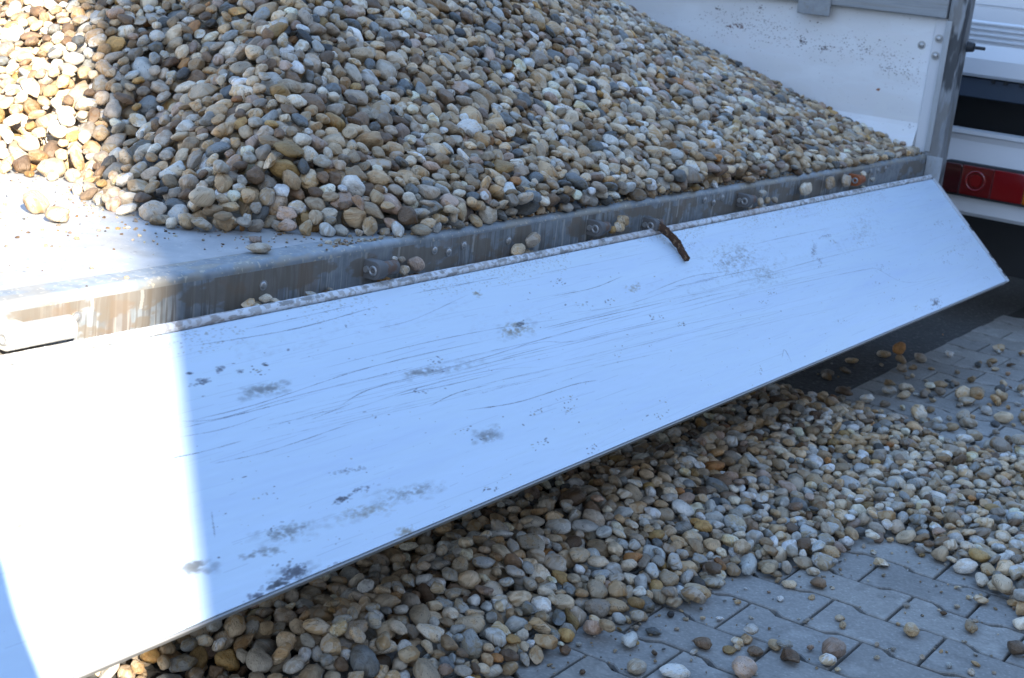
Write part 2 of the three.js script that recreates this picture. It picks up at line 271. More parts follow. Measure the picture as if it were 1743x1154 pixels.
  // dusty film of fine grains along the hinge strip
  for (let i = 0; i < 5000; i++) { const y = 18 + Math.abs((R() + R() - 1)) * 60, x = R() * W; if (fbm(x * 0.012, y * 0.02, 8, 3) < 0.5) continue; dot(x, y, 0.4 + R() * 1.2, `rgba(${R() < 0.5 ? tone.g : tone.b},${0.15 + R() * 0.25})`); }
  // grey rubbed fields with torn edges
  for (const [px, py, w, h, a] of [[1250, 445, 80, 44, 0.09], [1300, 470, 48, 28, 0.08], [1465, 392, 42, 34, 0.08], [450, 664, 45, 12, 0.06], [880, 562, 34, 16, 0.05], [760, 628, 75, 9, 0.05], [690, 842, 70, 16, 0.045], [600, 880, 70, 12, 0.04], [480, 912, 60, 16, 0.05], [500, 978, 44, 16, 0.06], [600, 560, 200, 18, 0.04], [1000, 520, 200, 24, 0.04], [1380, 420, 50, 40, 0.05], [340, 968, 34, 14, 0.05], [830, 738, 26, 14, 0.06]]) for (let i = 0; i < 700; i++) { const X = px + (R() * 2 - 1) * w, Y = py + (R() * 2 - 1) * h - (X - px) * 0.2; if (fbm(X * 0.11, Y * 0.2, 21, 4) < 0.46 + 0.12 * R()) continue; const [x, y] = P(X, Y); dot(x, y, 1 + R() * 3, `rgba(${tone.g},${a * 0.75})`); }
  const t = new THREE.CanvasTexture(cv); t.colorSpace = THREE.SRGBColorSpace; t.anisotropy = 8; t.wrapS = THREE.RepeatWrapping; t.wrapT = THREE.ClampToEdgeWrapping;
  const waveBump = tex(512, 128, (u, v) => 0.5 + 0.5 * (pfbm(u, v, 4, 3, 3) - 0.5) + 0.08 * pfbm(u, v, 90, 8, 1), false);
  const paint = std(0.70, 0.81, 0.93, { map: t, roughness: 0.42, clearcoat: 0.25, clearcoatRoughness: 0.3, bumpMap: waveBump, bumpScale: 0.005 });
  const edgePaint = std(0.3, 0.3, 0.3, { roughness: 0.5, metalness: 0.4 });
  const board = new THREE.Group(); board.name = 'side_board'; trailer.add(board);
  board.position.set(0, HY, HZ).sub(T0); board.rotation.x = TH;
  board.userData.label = 'white painted board hinged down, scratched and smeared';
  // local y runs up the board, z out of its face
  const plate = box(BX0, BX1 - 0.016, -BL + 0.004, -0.0155, -0.016, 0, 0.0015);
  planarUV(plate, p => (p.x - ox) / 3.45, p => 1 + p.y / BL); mesh('panel', plate, paint, board);
  const foot = box(BX0, BX1 - 0.016, -BL, -BL + 0.0035, -0.016, -0.001, 0.001); mesh('bottom_edge_strip', foot, edgePaint, board);
  // worn rolled lip along the hinge
  const lipPts = []; for (let k = 0; k <= 8; k++) { const a = Math.PI * (k / 8); lipPts.push([-0.0075 + 0.007 * Math.cos(a), 0.0045 * Math.sin(a)]); }
  const sh = new THREE.Shape(); lipPts.forEach(([y, z], i) => i ? sh.lineTo(y, z) : sh.moveTo(y, z)); sh.lineTo(-0.0145, -0.014); sh.lineTo(-0.0005, -0.014);
  const lip = new THREE.ExtrudeGeometry(sh, { depth: BX1 - BX0, steps: 1, bevelEnabled: false });
  { const m = new THREE.Matrix4().makeBasis(V3(0, 1, 0), V3(0, 0, 1), V3(1, 0, 0)); lip.applyMatrix4(m); lip.translate(BX0, 0, 0); }
  const lipMap = tex(2048, 64, (u, v) => { const x = u * 2.2, y = v * 0.03; const n = fbm(x * 150, y * 150, 3, 4), m = fbm(x * 60, y * 110, 9, 4), r = fbm(x * 3.2, 1, 17, 2); let b = [0.66, 0.70, 0.75]; b = mix3(b, [0.40, 0.38, 0.36], 0.8 * sstep(0.47, 0.62, n)); b = mix3(b, [0.22, 0.21, 0.2], 0.75 * sstep(0.58, 0.66, m)); b = mix3(b, [0.44, 0.34, 0.29], 0.35 * sstep(0.62, 0.72, r)); return b; });
  planarUV(lip, p => p.x / 2.2, p => (p.y + p.z) / 0.03); mesh('hinge_lip', lip, std(1, 1, 1, { map: lipMap, roughness: 0.6 }), board);
  // end profile with slots
  const es = new THREE.Shape(); es.moveTo(-BL, -0.028); es.lineTo(-0.0205, -0.028); es.lineTo(-0.0205, 0.0045); es.lineTo(-BL, 0.0045); es.closePath();
  const end = box(BX1 - 0.0155, BX1, -BL, -0.0155, -0.02, 0.004, 0.0015); const ep = mesh('end_profile', end, std(0.5, 0.52, 0.56, { roughness: 0.45 }), board);
  for (const yy of [-0.20, -0.30, -0.335, -0.365]) { const s = box(BX1 - 0.012, BX1 - 0.004, yy - 0.009, yy + 0.009, 0.0038, 0.0046, 0); mesh('slot', s, blackSteel, ep); }
}
// ---- hinges along the rail
{
  const spots = [[636, 459, 0.85, 0], [1014, 388, 0.7, 1], [1108, 383, 0.7, 1], [1268, 341, 0.75, 1], [1456, 306, 0.8, 2], [8, 574, 1.5, 0]];
  const paleSteel = std(0.42, 0.4, 0.37, { roughness: 0.5, metalness: 0.3 });
  for (const [px, py, s, kind] of spots) {
    const p = onZ(px, py, 0.02), b = new THREE.Group(); b.name = 'hinge'; trailer.add(b); b.position.copy(p).sub(T0); b.position.z -= 0.02;
    const mat = kind === 2 ? std(0.30, 0.085, 0.025, { roughness: 0.7 }) : px < 100 ? paleSteel : grimySteel;
    if (kind === 2) b.userData.label = 'rusty orange hinge';
    const br = new THREE.ExtrudeGeometry((() => { const q = new THREE.Shape(); q.moveTo(0.001, -0.016); q.lineTo(0.02, -0.016); q.absarc(0.02, -0.002, 0.014, -Math.PI / 2, Math.PI / 2, false); q.lineTo(0.001, 0.012); q.closePath(); return q; })(), { depth: 0.02 * s, bevelEnabled: true, bevelSize: 0.001, bevelThickness: 0.001, bevelSegments: 1 });
    br.rotateY(Math.PI / 2); br.applyMatrix4(new THREE.Matrix4().makeScale(1, 1, -1)); br.index === null; { const id = br.attributes.position; for (let i = 0; i < id.count; i += 3) { for (const a of Object.values(br.attributes)) { const n = a.itemSize; for (let k = 0; k < n; k++) { const t = a.array[(i + 1) * n + k]; a.array[(i + 1) * n + k] = a.array[(i + 2) * n + k]; a.array[(i + 2) * n + k] = t; } } } } br.computeVertexNormals();
    mesh('bracket', br, mat, b);
    const bar = new THREE.CylinderGeometry(0.0125 * Math.sqrt(s), 0.0125 * Math.sqrt(s), 0.045 * s, 20); bar.rotateZ(Math.PI / 2); bar.translate(0.042 * s, -0.002, 0.0185); mesh('barrel', bar, mat, b);
    const pin = new THREE.TorusGeometry(0.0062, 0.0022, 6, 16); pin.rotateY(Math.PI / 2); pin.translate(-0.0015, -0.002, 0.020); mesh('pin', pin, bolt, b);
    const hd = new THREE.CylinderGeometry(0.005, 0.006, 0.004, 14); hd.rotateZ(Math.PI / 2); hd.translate(-0.002, -0.002, 0.007); mesh('bolt_head', hd, bolt, b);
  }
}
// ---- end board with post and top rail
{
  const R = rng(31);
  const W = 1024, H = 512, cv = document.createElement('canvas'); cv.width = W; cv.height = H; const c = cv.getContext('2d');   // 1.4 m x 0.42 m seen from inside, u from the post inwards
  c.fillStyle = 'rgb(233,235,237)'; c.fillRect(0, 0, W, H);
  for (let i = 0; i < 400; i++) { const r = 8 + R() * 50; c.fillStyle = R() < 0.5 ? 'rgba(200,200,205,0.06)' : 'rgba(226,226,226,0.06)'; c.beginPath(); c.ellipse(R() * W, R() * H, r * 1.5, r, 0, 0, 7); c.fill(); }
  const P = (px, py) => { const p = onX(px, py, WALL_X); return [-p.z / 1.4 * W, (1.0 - p.y) / 0.42 * H]; };
  const dots = (px, py, w, h, n, col, r0, r1) => { for (let i = 0; i < n; i++) { const [x, y] = P(px + (R() + R() - 1) * w, py + (R() + R() - 1) * h); c.fillStyle = `rgba(${col},${0.35 + R() * 0.55})`; c.beginPath(); c.ellipse(x, y, (r0 + R() * R() * r1) * 0.8, r0 + R() * R() * r1, R() * 3, 0, 7); c.fill(); } };
  dots(1250, 40, 90, 34, 160, '70,58,55', 0.8, 2.4); dots(1330, 60, 80, 30, 130, '70,58,55', 0.8, 2.2); dots(1420, 80, 70, 30, 120, '75,62,60', 0.7, 2); dots(1500, 90, 60, 30, 110, '80,66,60', 0.7, 2); dots(1540, 120, 40, 34, 110, '80,66,60', 0.7, 1.8); dots(1300, 20, 120, 30, 70, '80,66,60', 0.6, 1.6);
  dots(1257, 45, 12, 5, 16, '70,28,20', 1.6, 3.5); dots(1240, 44, 5, 4, 8, '60,28,22', 1.4, 3); dots(1366, 70, 9, 9, 26, '44,34,34', 1.3, 3); dots(1401, 82, 8, 6, 18, '48,38,38', 1.3, 3); dots(1222, 15, 4, 5, 8, '50,40,40', 1.2, 2.5); dots(1295, 12, 4, 4, 7, '50,40,40', 1.2, 2.5);
  dots(1495, 152, 2.2, 2.2, 22, '150,92,60', 1.8, 2); dots(1475, 85, 14, 10, 26, '60,52,56', 0.8, 2); dots(1510, 120, 20, 10, 30, '60,52,56', 0.8, 1.8); dots(1550, 215, 6, 4, 12, '50,46,50', 0.8, 1.6); dots(1565, 238, 2, 2, 6, '50,40,44', 1, 2);
  for (let i = 0; i < 500; i++) { c.fillStyle = `rgba(90,80,76,${0.1 + R() * 0.3})`; c.fillRect(R() * W, R() * H, 1 + R() * 1.5, 1 + R() * 2.5); }
  const t = new THREE.CanvasTexture(cv); t.colorSpace = THREE.SRGBColorSpace; t.wrapS = t.wrapT = THREE.ClampToEdgeWrapping;
  const wb = tex(256, 128, (u, v) => pfbm(u, v, 3, 9, 3), false);
  const wallMat = std(0.95, 0.955, 0.96, { map: t, roughness: 0.42, bumpMap: wb, bumpScale: 0.004 });
  // profile of the sheet in (x, y): face, shallow step and a flared foot
  const prof = [[WALL_X + 0.03, BED_Y + 0.002], [WALL_X - 0.032, BED_Y + 0.002], [WALL_X - 0.030, BED_Y + 0.014], [WALL_X - 0.004, BED_Y + 0.072], [WALL_X, BED_Y + 0.085], [WALL_X, BED_Y + 0.22], [WALL_X + 0.0015, BED_Y + 0.30], [WALL_X, BED_Y + 0.42], [WALL_X + 0.03, BED_Y + 0.42]];
  const sh = new THREE.Shape(); prof.forEach(([x, y], i) => i ? sh.lineTo(x, y) : sh.moveTo(x, y));
  const g = new THREE.ExtrudeGeometry(sh, { depth: 1.99, bevelEnabled: false }); g.translate(0, 0, -2.04); planarUV(g, p => -p.z / 1.4, p => 1 - (1.0 - p.y) / 0.42);
  const eb = part('end_board', g, wallMat); eb.userData.label = 'white end board speckled with dirt';
  // stiffening profile beside the post
  part('edge_profile', box(WALL_X - 0.010, WALL_X + 0.03, BED_Y + 0.002, BED_Y + 0.417, -0.049, -0.012, 0.004), std(0.62, 0.63, 0.65, { roughness: 0.5 }));
  const postMap = tex(128, 512, (u, v) => { const n = pfbm(u, v, 6, 5, 4), st = sstep(0.5, 0.64, pfbm(u, v, 5, 15, 5)), oil = sstep(0.56, 0.66, pfbm(u, v, 4, 25, 5)), f = pfbm(u, v, 60, 9, 1); let b = [0.24 + 0.14 * (n - 0.5) + 0.05 * f, 0.255 + 0.14 * (n - 0.5) + 0.05 * f, 0.27 + 0.14 * (n - 0.5) + 0.05 * f]; b = mix3(b, [0.17, 0.15, 0.13], 0.6 * st); return mix3(b, [0.03, 0.03, 0.032], 0.85 * oil); });
  const postMat = std(1, 1, 1, { map: postMap, roughness: 0.6, metalness: 0.2 });
  part('corner_post', planarUV(box(WALL_X - 0.022, WALL_X + 0.045, 0.44, 1.10, -0.0105, 0.041, 0.004), p => (p.x + p.z) / 0.16, p => p.y / 0.66), postMat);
  part('post_flange', box(WALL_X - 0.026, WALL_X - 0.0225, 0.59, 0.972, -0.011, 0.006, 0.001), galv);
  part('post_seat', box(WALL_X - 0.028, WALL_X - 0.0225, 0.445, 0.578, 0.002, 0.05, 0.001), galv);
  const tr = part('top_rail', box(WALL_X - 0.03, WALL_X + 0.035, 0.977, 1.055, -2.04, -0.013, 0.004), galvFrame);
  const la = onX(1356, 22, WALL_X - 0.034), lb = onX(1411, 28, WALL_X - 0.034);
  mesh('latch_plate', box(WALL_X - 0.036, WALL_X - 0.0305, (la.y + lb.y) / 2, 1.05, la.z, lb.z, 0.002), galvFrame, tr);
  const bg = mergeGeometries([(() => { const q = new THREE.CylinderGeometry(0.0125, 0.0125, 0.003, 22); q.rotateZ(Math.PI / 2); return q; })(), (() => { const q = new THREE.SphereGeometry(0.009, 16, 8, 0, Math.PI * 2, 0, Math.PI / 2); q.scale(1, 0.6, 1); q.rotateZ(Math.PI / 2); q.translate(-0.0015, 0, 0); return q; })()]);
  for (const [px, py] of [[1568, 77], [1600, 66], [1594, 95]]) { const p = onX(px, py, WALL_X - 0.002), m = part('rivet', bg, bolt); const zz = p.z > -0.05 ? WALL_X - 0.0115 : WALL_X + 0.0025; m.position.add(V3(zz, p.y, p.z)); }
  // latch knob on the outside of the post
  part('latch_knob', (() => { const a = new THREE.CylinderGeometry(0.013, 0.016, 0.02, 14); a.rotateX(Math.PI / 2); const b = new THREE.CylinderGeometry(0.005, 0.005, 0.035, 10); b.rotateX(Math.PI / 2); b.translate(0, 0, 0.025); const q = mergeGeometries([a, b]); q.translate(WALL_X + 0.02, 0.905, 0.058); return q; })(), blackSteel);
  // far side and front boards, chassis and wheels carry the bed
  part('rear_side_board', box(X0, WALL_X - 0.036, BED_Y + 0.001, 0.98, -2.078, -2.052, 0.003), wallMat);
  part('front_board', box(X0 - 0.03, X0 - 0.002, 0.44, 0.98, -2.05, -0.06, 0.003), wallMat);
  for (const z of [-0.45, -1.65]) part('chassis_beam', box(X0, X1 - 0.05, 0.42, BED_Y - 0.031, z - 0.04, z + 0.04, 0.003), galvFrame);
  for (let i = 0; i < 6; i++) { const x = -0.6 + i * 0.74; part('cross_member', box(x - 0.03, x + 0.03, 0.47, BED_Y - 0.031, -1.6, -0.5, 0.003), galvFrame); }
  part('drawbar', box(-2.0, X0 - 0.032, 0.42, 0.5, -1.09, -1.01, 0.005), galvFrame);
  for (const x of [0.95, 1.5]) {
    part('axle', box(x - 0.025, x + 0.025, 0.2, 0.25, -1.75, -0.3, 0.004), galvFrame);
    for (const z of [-0.28, -1.82]) {
      const w = new THREE.Group(); w.name = 'wheel'; trailer.add(w); w.position.set(x, 0.215, z).sub(T0);
      const ty = new THREE.TorusGeometry(0.15, 0.064, 14, 36); ty.scale(1, 1, 1.15); mesh('tyre', ty, rubber, w);
      const ri = new THREE.CylinderGeometry(0.105, 0.105, 0.09, 28); ri.rotateX(Math.PI / 2); mesh('rim', ri, galv, w);
    }
  }
  part('jack_stand', mergeGeometries([box(-1.9, -1.86, 0.02, 0.45, -1.07, -1.03, 0.003), box(-1.95, -1.81, 0.0, 0.02, -1.12, -0.98, 0.003)]), galvFrame);
}

// ---------------------------------------------------------------- pebbles
const pebbleTex = [
  tex(256, 256, (u, v) => { const c = pfbm(u, v, 5, 3, 4), f = pfbm(u, v, 48, 8, 2), pit = pfbm(u, v, 26, 71, 1); const k = 0.80 + 0.6 * (c - 0.5) + 0.22 * (f - 0.5) - (f > 0.70 ? 0.18 : 0) - (pit > 0.88 ? 0.35 : 0); return [k, k * 0.99, k * 0.97]; }),
  tex(256, 256, (u, v) => { const c = pfbm(u, v, 4, 13, 4), f = pfbm(u, v, 40, 18, 1), p = sstep(0.45, 0.7, pfbm(u, v, 9, 23, 3)); const k = 0.84 + 0.5 * (c - 0.5); const s = f > 0.84 ? 0.5 : f < 0.1 ? 1.14 : 1; return [k * s, k * s * (1 - 0.12 * p), k * s * (1 - 0.28 * p)]; }),
  tex(256, 256, (u, v) => { const w = pfbm(u, v, 4, 33, 4), cr = Math.abs(pfbm(u, v, 4, 35, 4) - 0.5); const k = 0.82 + 0.5 * (w - 0.5) - (cr < 0.014 ? 0.34 : 0); const st = sstep(0.5, 0.66, pfbm(u, v, 6, 37, 3)); return mix3([k, k, k], [k * 0.88, k * 0.68, k * 0.42], st * 0.8); }),
  tex(256, 256, (u, v) => { const w = pfbm(u, v, 5, 43, 4), vein = Math.abs(pfbm(u, v, 3, 47, 3) - 0.5), pit = pfbm(u, v, 30, 77, 1); const k = 0.82 + 0.55 * (w - 0.5) + (vein < 0.014 ? 0.2 : 0) - (pit > 0.9 ? 0.3 : 0); const st = sstep(0.46, 0.7, pfbm(u, v, 5, 57, 4)); return mix3([k, k, k], [k * 0.7, k * 0.56, k * 0.4], st * 0.65); }),
];
const pebbleBump = tex(256, 256, (u, v) => 0.55 * pfbm(u, v, 8, 3, 4) + 0.45 * pfbm(u, v, 40, 5, 2), false);
function pebbleGeo(seed, facets) {
  let g = new THREE.IcosahedronGeometry(1, 4); g.deleteAttribute('uv'); g.deleteAttribute('normal'); g = mergeVertices(g, 1e-4);
  const R = rng(seed), p = g.attributes.position, cuts = [];
  for (let i = 0; i < facets; i++) { const d = V3(R() - 0.5, R() - 0.5, R() - 0.5).normalize(); cuts.push([d, 0.62 + R() * 0.25]); }
  const e = 1.6 + R() * 0.9, ph = R() * 50, bend = (R() - 0.5) * 0.3, taper = (R() - 0.5) * 0.5;
  for (let i = 0; i < p.count; i++) {
    const q = V3().fromBufferAttribute(p, i).normalize();
    const se = Math.pow(Math.pow(Math.abs(q.x), e + 0.5) + Math.pow(Math.abs(q.y), e + 0.5) + Math.pow(Math.abs(q.z), e + 0.5), -1 / (e + 0.5));
    let r = lerp(1, se, 0.7) * (1 + 0.55 * (fbm(q.x * 1.2 + ph, q.y * 1.2, q.z * 1.2, 2) - 0.5) + 0.13 * (noise3(q.x * 3.2 + ph, q.y * 3.2, q.z * 3.2) - 0.5) + 0.04 * (noise3(q.x * 8 + ph, q.y * 8, q.z * 8) - 0.5));
    q.multiplyScalar(r);
    for (const [d, k] of cuts) { const t = q.dot(d); if (t > k) q.addScaledVector(d, -(t - k) * 0.86); }
    const s = 1 + taper * q.x * 0.6; q.z *= s; q.y *= s; q.z += bend * q.x * q.x;
    p.setXYZ(i, q.x, q.y, q.z);
  }
  g.computeBoundingBox(); const c = g.boundingBox.getCenter(V3()), s = g.boundingBox.getSize(V3());
  g.translate(-c.x, -c.y, -c.z); g.scale(2 / s.x, 2 / s.y, 2 / s.z);
  planarUV(g, q => (q.x + 0.37 * q.y) * 0.31 + seed * 0.13, q => (q.z + 0.41 * q.y) * 0.31 + seed * 0.29);
  g.computeVertexNormals(); return g;
}
const FACETS = [0, 2, 3, 1, 3, 1, 6, 2, 0, 4, 2, 5, 1, 3, 8, 1];
const NV = 16, pebbleGeos = Array.from({ length: NV }, (_, i) => pebbleGeo(100 + i * 7, FACETS[i]));
// colour families: name, linear colour, share
const FAM = [['tan', [0.50, 0.35, 0.20], 19], ['beige', [0.62, 0.48, 0.32], 21], ['grey-beige', [0.47, 0.385, 0.295], 16], ['cream', [0.73, 0.625, 0.485], 17], ['white', [0.80, 0.765, 0.70], 8], ['slate grey', [0.17, 0.175, 0.17], 5], ['pale grey', [0.52, 0.505, 0.46], 9], ['ochre', [0.48, 0.30, 0.11], 3.5], ['orange', [0.47, 0.22, 0.07], 0.9], ['brown', [0.22, 0.14, 0.08], 8], ['pinkish', [0.48, 0.345, 0.26], 5], ['charcoal', [0.08, 0.078, 0.075], 1.2]];
const famTotal = FAM.reduce((s, f) => s + f[2], 0);
function pickFam(r) { let t = r * famTotal; for (let i = 0; i < FAM.length; i++) { t -= FAM[i][2]; if (t <= 0) return i; } return 1; }
const SHADES = 3, famMats = new Map();
function famMat(f, shade, tx) { const k = f + '_' + shade + '_' + tx; if (!famMats.has(k)) { const s = [0.68, 1, 1.22][shade]; famMats.set(k, std(FAM[f][1][0] * s, FAM[f][1][1] * s, FAM[f][1][2] * s, { map: pebbleTex[tx], bumpMap: pebbleBump, bumpScale: 0.0026, roughness: 0.55 })); } return famMats.get(k); }
const instMats = pebbleTex.map(t => std(1, 1, 1, { map: t, bumpMap: pebbleBump, bumpScale: 0.0026, roughness: 0.55 }));

// stones are dropped one by one onto a height grid and come to rest on what lies below
function Pile(x0, x1, z0, z1, cell, base) {
  const nx = Math.ceil((x1 - x0) / cell), nz = Math.ceil((z1 - z0) / cell), hm = new Float32Array(nx * nz);
  for (let j = 0; j < nz; j++) for (let i = 0; i < nx; i++) hm[j * nx + i] = base(x0 + (i + 0.5) * cell, z0 + (j + 0.5) * cell);
  const M = new THREE.Matrix4();
  function shape(q, s) { // quadric rows of the ellipsoid
    M.makeRotationFromQuaternion(q); const e = M.elements, Q = [0, 0, 0, 0, 0, 0], S = [s.x, s.y, s.z]; let ex = 0, ez = 0;
    for (let k = 0; k < 3; k++) { const a = e[k * 4], b = e[k * 4 + 1], c = e[k * 4 + 2], w = 1 / (S[k] * S[k]); Q[0] += a * a * w; Q[1] += b * b * w; Q[2] += c * c * w; Q[3] += a * b * w; Q[4] += a * c * w; Q[5] += b * c * w; ex += a * a * S[k] * S[k]; ez += c * c * S[k] * S[k]; }
    return { Q, ex: Math.sqrt(ex), ez: Math.sqrt(ez) };
  }
  function scan(sh, x, z, fn) {
    const i0 = Math.max(0, Math.ceil((x - sh.ex - x0) / cell - 0.5)), i1 = Math.min(nx - 1, Math.floor((x + sh.ex - x0) / cell - 0.5)), j0 = Math.max(0, Math.ceil((z - sh.ez - z0) / cell - 0.5)), j1 = Math.min(nz - 1, Math.floor((z + sh.ez - z0) / cell - 0.5)), Q = sh.Q;
    for (let j = j0; j <= j1; j++) for (let i = i0; i <= i1; i++) {
      const dx = x0 + (i + 0.5) * cell - x, dz = z0 + (j + 0.5) * cell - z;
      const B = Q[3] * dx + Q[5] * dz, C = Q[0] * dx * dx + Q[2] * dz * dz + 2 * Q[4] * dx * dz - 1, D = B * B - Q[1] * C; if (D <= 0) continue;
      const r = Math.sqrt(D) / Q[1], m = -B / Q[1]; fn(j * nx + i, m - r, m + r);
    }
  }
  return {
    hm, nx, nz,
    at(x, z) { const i = clamp(Math.floor((x - x0) / cell), 0, nx - 1), j = clamp(Math.floor((z - z0) / cell), 0, nz - 1); return hm[j * nx + i]; },
    rest(sh, x, z) { let y = -1e9; scan(sh, x, z, (k, b) => { const t = hm[k] - b; if (t > y) y = t; }); return y; },
    put(sh, x, z, y) { scan(sh, x, z, (k, b, t) => { if (y + t > hm[k]) hm[k] = y + t; }); },
    seen(sh, x, z, y) { let n = 0, tot = 0; scan(sh, x, z, (k, b, t) => { tot++; if (y + t > hm[k] - 0.004) n++; }); return tot ? n / tot : 0; },
    shape,
  };
}
function randomStone(R, mean, normal) {
  const d = mean * Math.exp((R() + R() + R() - 1.5) * 0.44);
  const a = 1.08 + R() * 0.5, c = 0.52 + R() * 0.38, k = d / 2 / Math.cbrt(a * c);
  const s = V3(a * k, c * k, k);
  const q = new THREE.Quaternion().setFromUnitVectors(V3(0, 1, 0), normal.clone().add(V3((R() - 0.5) * 0.9, 0, (R() - 0.5) * 0.9)).normalize());
  q.multiply(new THREE.Quaternion().setFromAxisAngle(V3(0, 1, 0), R() * Math.PI * 2));
  if (R() < 0.14) q.multiply(new THREE.Quaternion().setFromAxisAngle(V3(1, 0, 0), R() * Math.PI));
  return { s, q, v: Math.floor(R() * NV), f: pickFam(R()), shade: Math.floor(R() * SHADES), jit: [0.9 + R() * 0.2, R()] };
}
function fill(pile, region, target, mean, R, count, tries, tol, sink = 0.1) {
  const out = [], e = 0.02;
  for (let n = 0; n < count; n++) {
    const [rx, rz] = region(R); const tg = target(rx, rz); if (tg === null) continue;
    const nx = (target(rx + e, rz) ?? tg) - tg, nz = (target(rx, rz + e) ?? tg) - tg;
    const st = randomStone(R, mean, V3(-nx, e, -nz).normalize()); const sh = pile.shape(st.q, st.s);
    let best = null;
    for (let k = 0; k < tries; k++) {
      const x = rx + (R() - 0.5) * mean * 2.2, z = rz + (R() - 0.5) * mean * 2.2, t = target(x, z); if (t === null) continue;
      const y = pile.rest(sh, x, z); if (y + st.s.y * 0.4 > t + tol) continue;
      if (!best || y - t < best[3]) best = [x, y, z, y - t];
    }
    if (!best) continue;
    const y = best[1] - sink * Math.min(st.s.x, st.s.y, st.s.z);
    pile.put(sh, best[0], best[2], y); st.p = V3(best[0], y, best[2]); st.sh = sh; out.push(st);
  }
  return out;
}
// --- heap on the bed: toe about x = 0.5, spilling to the rail, lower along the end board
const toeX = z => 0.53 + 0.04 * Math.sin(z * 9 + 1) + 0.05 * (noise3(z * 14, 3, 1) - 0.5) + 1.15 * Math.max(0, z + 0.20);
function heapH(x, z) {
  const t = x - toeX(z); const m = x < 2.1 ? 0.56 : lerp(0.56, 0.30, clamp((x - 2.1) / 1.2, 0, 1));
  const front = m * (-z - 0.02 - 0.06 * sstep(2.4, 3.3, x)) + 0.012 + 0.10 * Math.max(0, 0.35 + z) * (x < 2.4 ? 1 : 0.3);
  const left = 0.60 * t;
  let h = Math.min(front, left); const k = 0.05, d = front - left; if (Math.abs(d) < k) h -= (k - Math.abs(d)) * (k - Math.abs(d)) / (4 * k);
  h += 0.035 * (fbm(x * 3.2, z * 3.2, 5, 2) - 0.5) * sstep(0, 0.12, h);
  return Math.min(h, 0.60 + 0.03 * noise3(x * 4, z * 4, 2));
}
{
  const R = rng(2024), xmin = 0.30, xmax = 3.325, zmin = -1.85, zmax = 0.0;
  const inBed = (x, z) => x > xmin && x < WALL_X - 0.022 && z < -0.004 && z > zmin;
  const core = (x, z) => BED_Y + Math.max(0, heapH(x, z) - 0.072);
  const pile = Pile(xmin - 0.05, xmax + 0.02, zmin - 0.03, 0.03, 0.003, (x, z) => z > 0.0 ? -1 : x > WALL_X - 0.012 ? 9 : core(x, z));
  const target = (x, z) => { if (!inBed(x, z)) return null; const h = heapH(x, z); return h < 0.002 ? null : BED_Y + Math.max(h, 0.013); };
  const reg = r => [xmin + r() * (xmax - xmin), zmin + r() * (zmax - zmin)];
  const visReg = r => { const x = xmin + r() * (xmax - xmin); return [x, -1.45 * Math.pow(r(), 1.15)]; };
  let stones = fill(pile, visReg, target, 0.0265, R, 52000, 7, 0.005);
  stones = stones.concat(fill(pile, visReg, target, 0.018, R, 9000, 5, 0.002));
  stones = stones.concat(fill(pile, r => [xmin + r() * (xmax - xmin), -0.12 * r()], target, 0.013, R, 3500, 3, -0.004));
  var heapStones = stones, heapPile = pile;
  // gravel under the top layers
  const NX = 110, NZ = 70, pos = [], idx = [];
  for (let j = 0; j <= NZ; j++) for (let i = 0; i <= NX; i++) { const x = lerp(0.42, WALL_X - 0.002, i / NX), z = lerp(-2.03, -0.006, j / NZ); pos.push(x, BED_Y + 0.0015 + Math.max(0, heapH(x, z) - 0.075), z); if (i < NX && j < NZ && heapH(x, z) > 0.08) { const a = j * (NX + 1) + i; idx.push(a, a + NX + 1, a + 1, a + 1, a + NX + 1, a + NX + 2); } }
  const g = new THREE.BufferGeometry(); g.setAttribute('position', new THREE.Float32BufferAttribute(pos, 3)); g.setIndex(idx); g.computeVertexNormals(); planarUV(g, p => p.x * 3, p => p.z * 3);
  var heapCore = g;
}
// --- spill on the ground, under and beside the board
const poly = (pts, x, z) => { let c = false; for (let i = 0, j = pts.length - 1; i < pts.length; j = i++) { const [xi, zi] = pts[i], [xj, zj] = pts[j]; if ((zi > z) !== (zj > z) && x < (xj - xi) * (z - zi) / (zj - zi) + xi) c = !c; } return c; };
const edgeDist = (pts, x, z) => { let m = 1e9; for (let i = 0, j = pts.length - 1; i < pts.length; j = i++) { const [ax, az] = pts[j], [bx, bz] = pts[i], t = clamp(((x - ax) * (bx - ax) + (z - az) * (bz - az)) / ((bx - ax) ** 2 + (bz - az) ** 2), 0, 1); m = Math.min(m, Math.hypot(x - ax - t * (bx - ax), z - az - t * (bz - az))); } return m; };
const spillPoly = [[219, 1170], [740, 1215], [850, 1160], [960, 1112], [1020, 1072], [1110, 1052], [1190, 1018], [1250, 985], [1330, 982], [1420, 962], [1460, 925], [1530, 925], [1590, 958], [1650, 990], [1700, 1015], [1760, 1065], [1900, 1010], [1800, 800], [1640, 770], [1540, 722], [1440, 700], [1345, 662]].map(([px, py]) => { const p = onY(px, py, PAVE_Y); return [p.x, p.z]; });
spillPoly.push([2.2, -0.35], [1.0, -0.42], [0.35, -0.30], [0.24, -0.15]);
function spillH(x, z) {
  if (!poly(spillPoly, x, z)) return null;
  const d = edgeDist(spillPoly, x, z) + 0.05 * (fbm(x * 9, z * 9, 2, 3) - 0.5);
  const cap = 0.036 + 0.03 * sstep(0.45, 0.1, z) * sstep(2.6, 1.2, x);
  return Math.min(0.010 + 0.42 * Math.max(0, d), cap + 0.02 * (fbm(x * 6, z * 6, 8, 2) - 0.5));
}
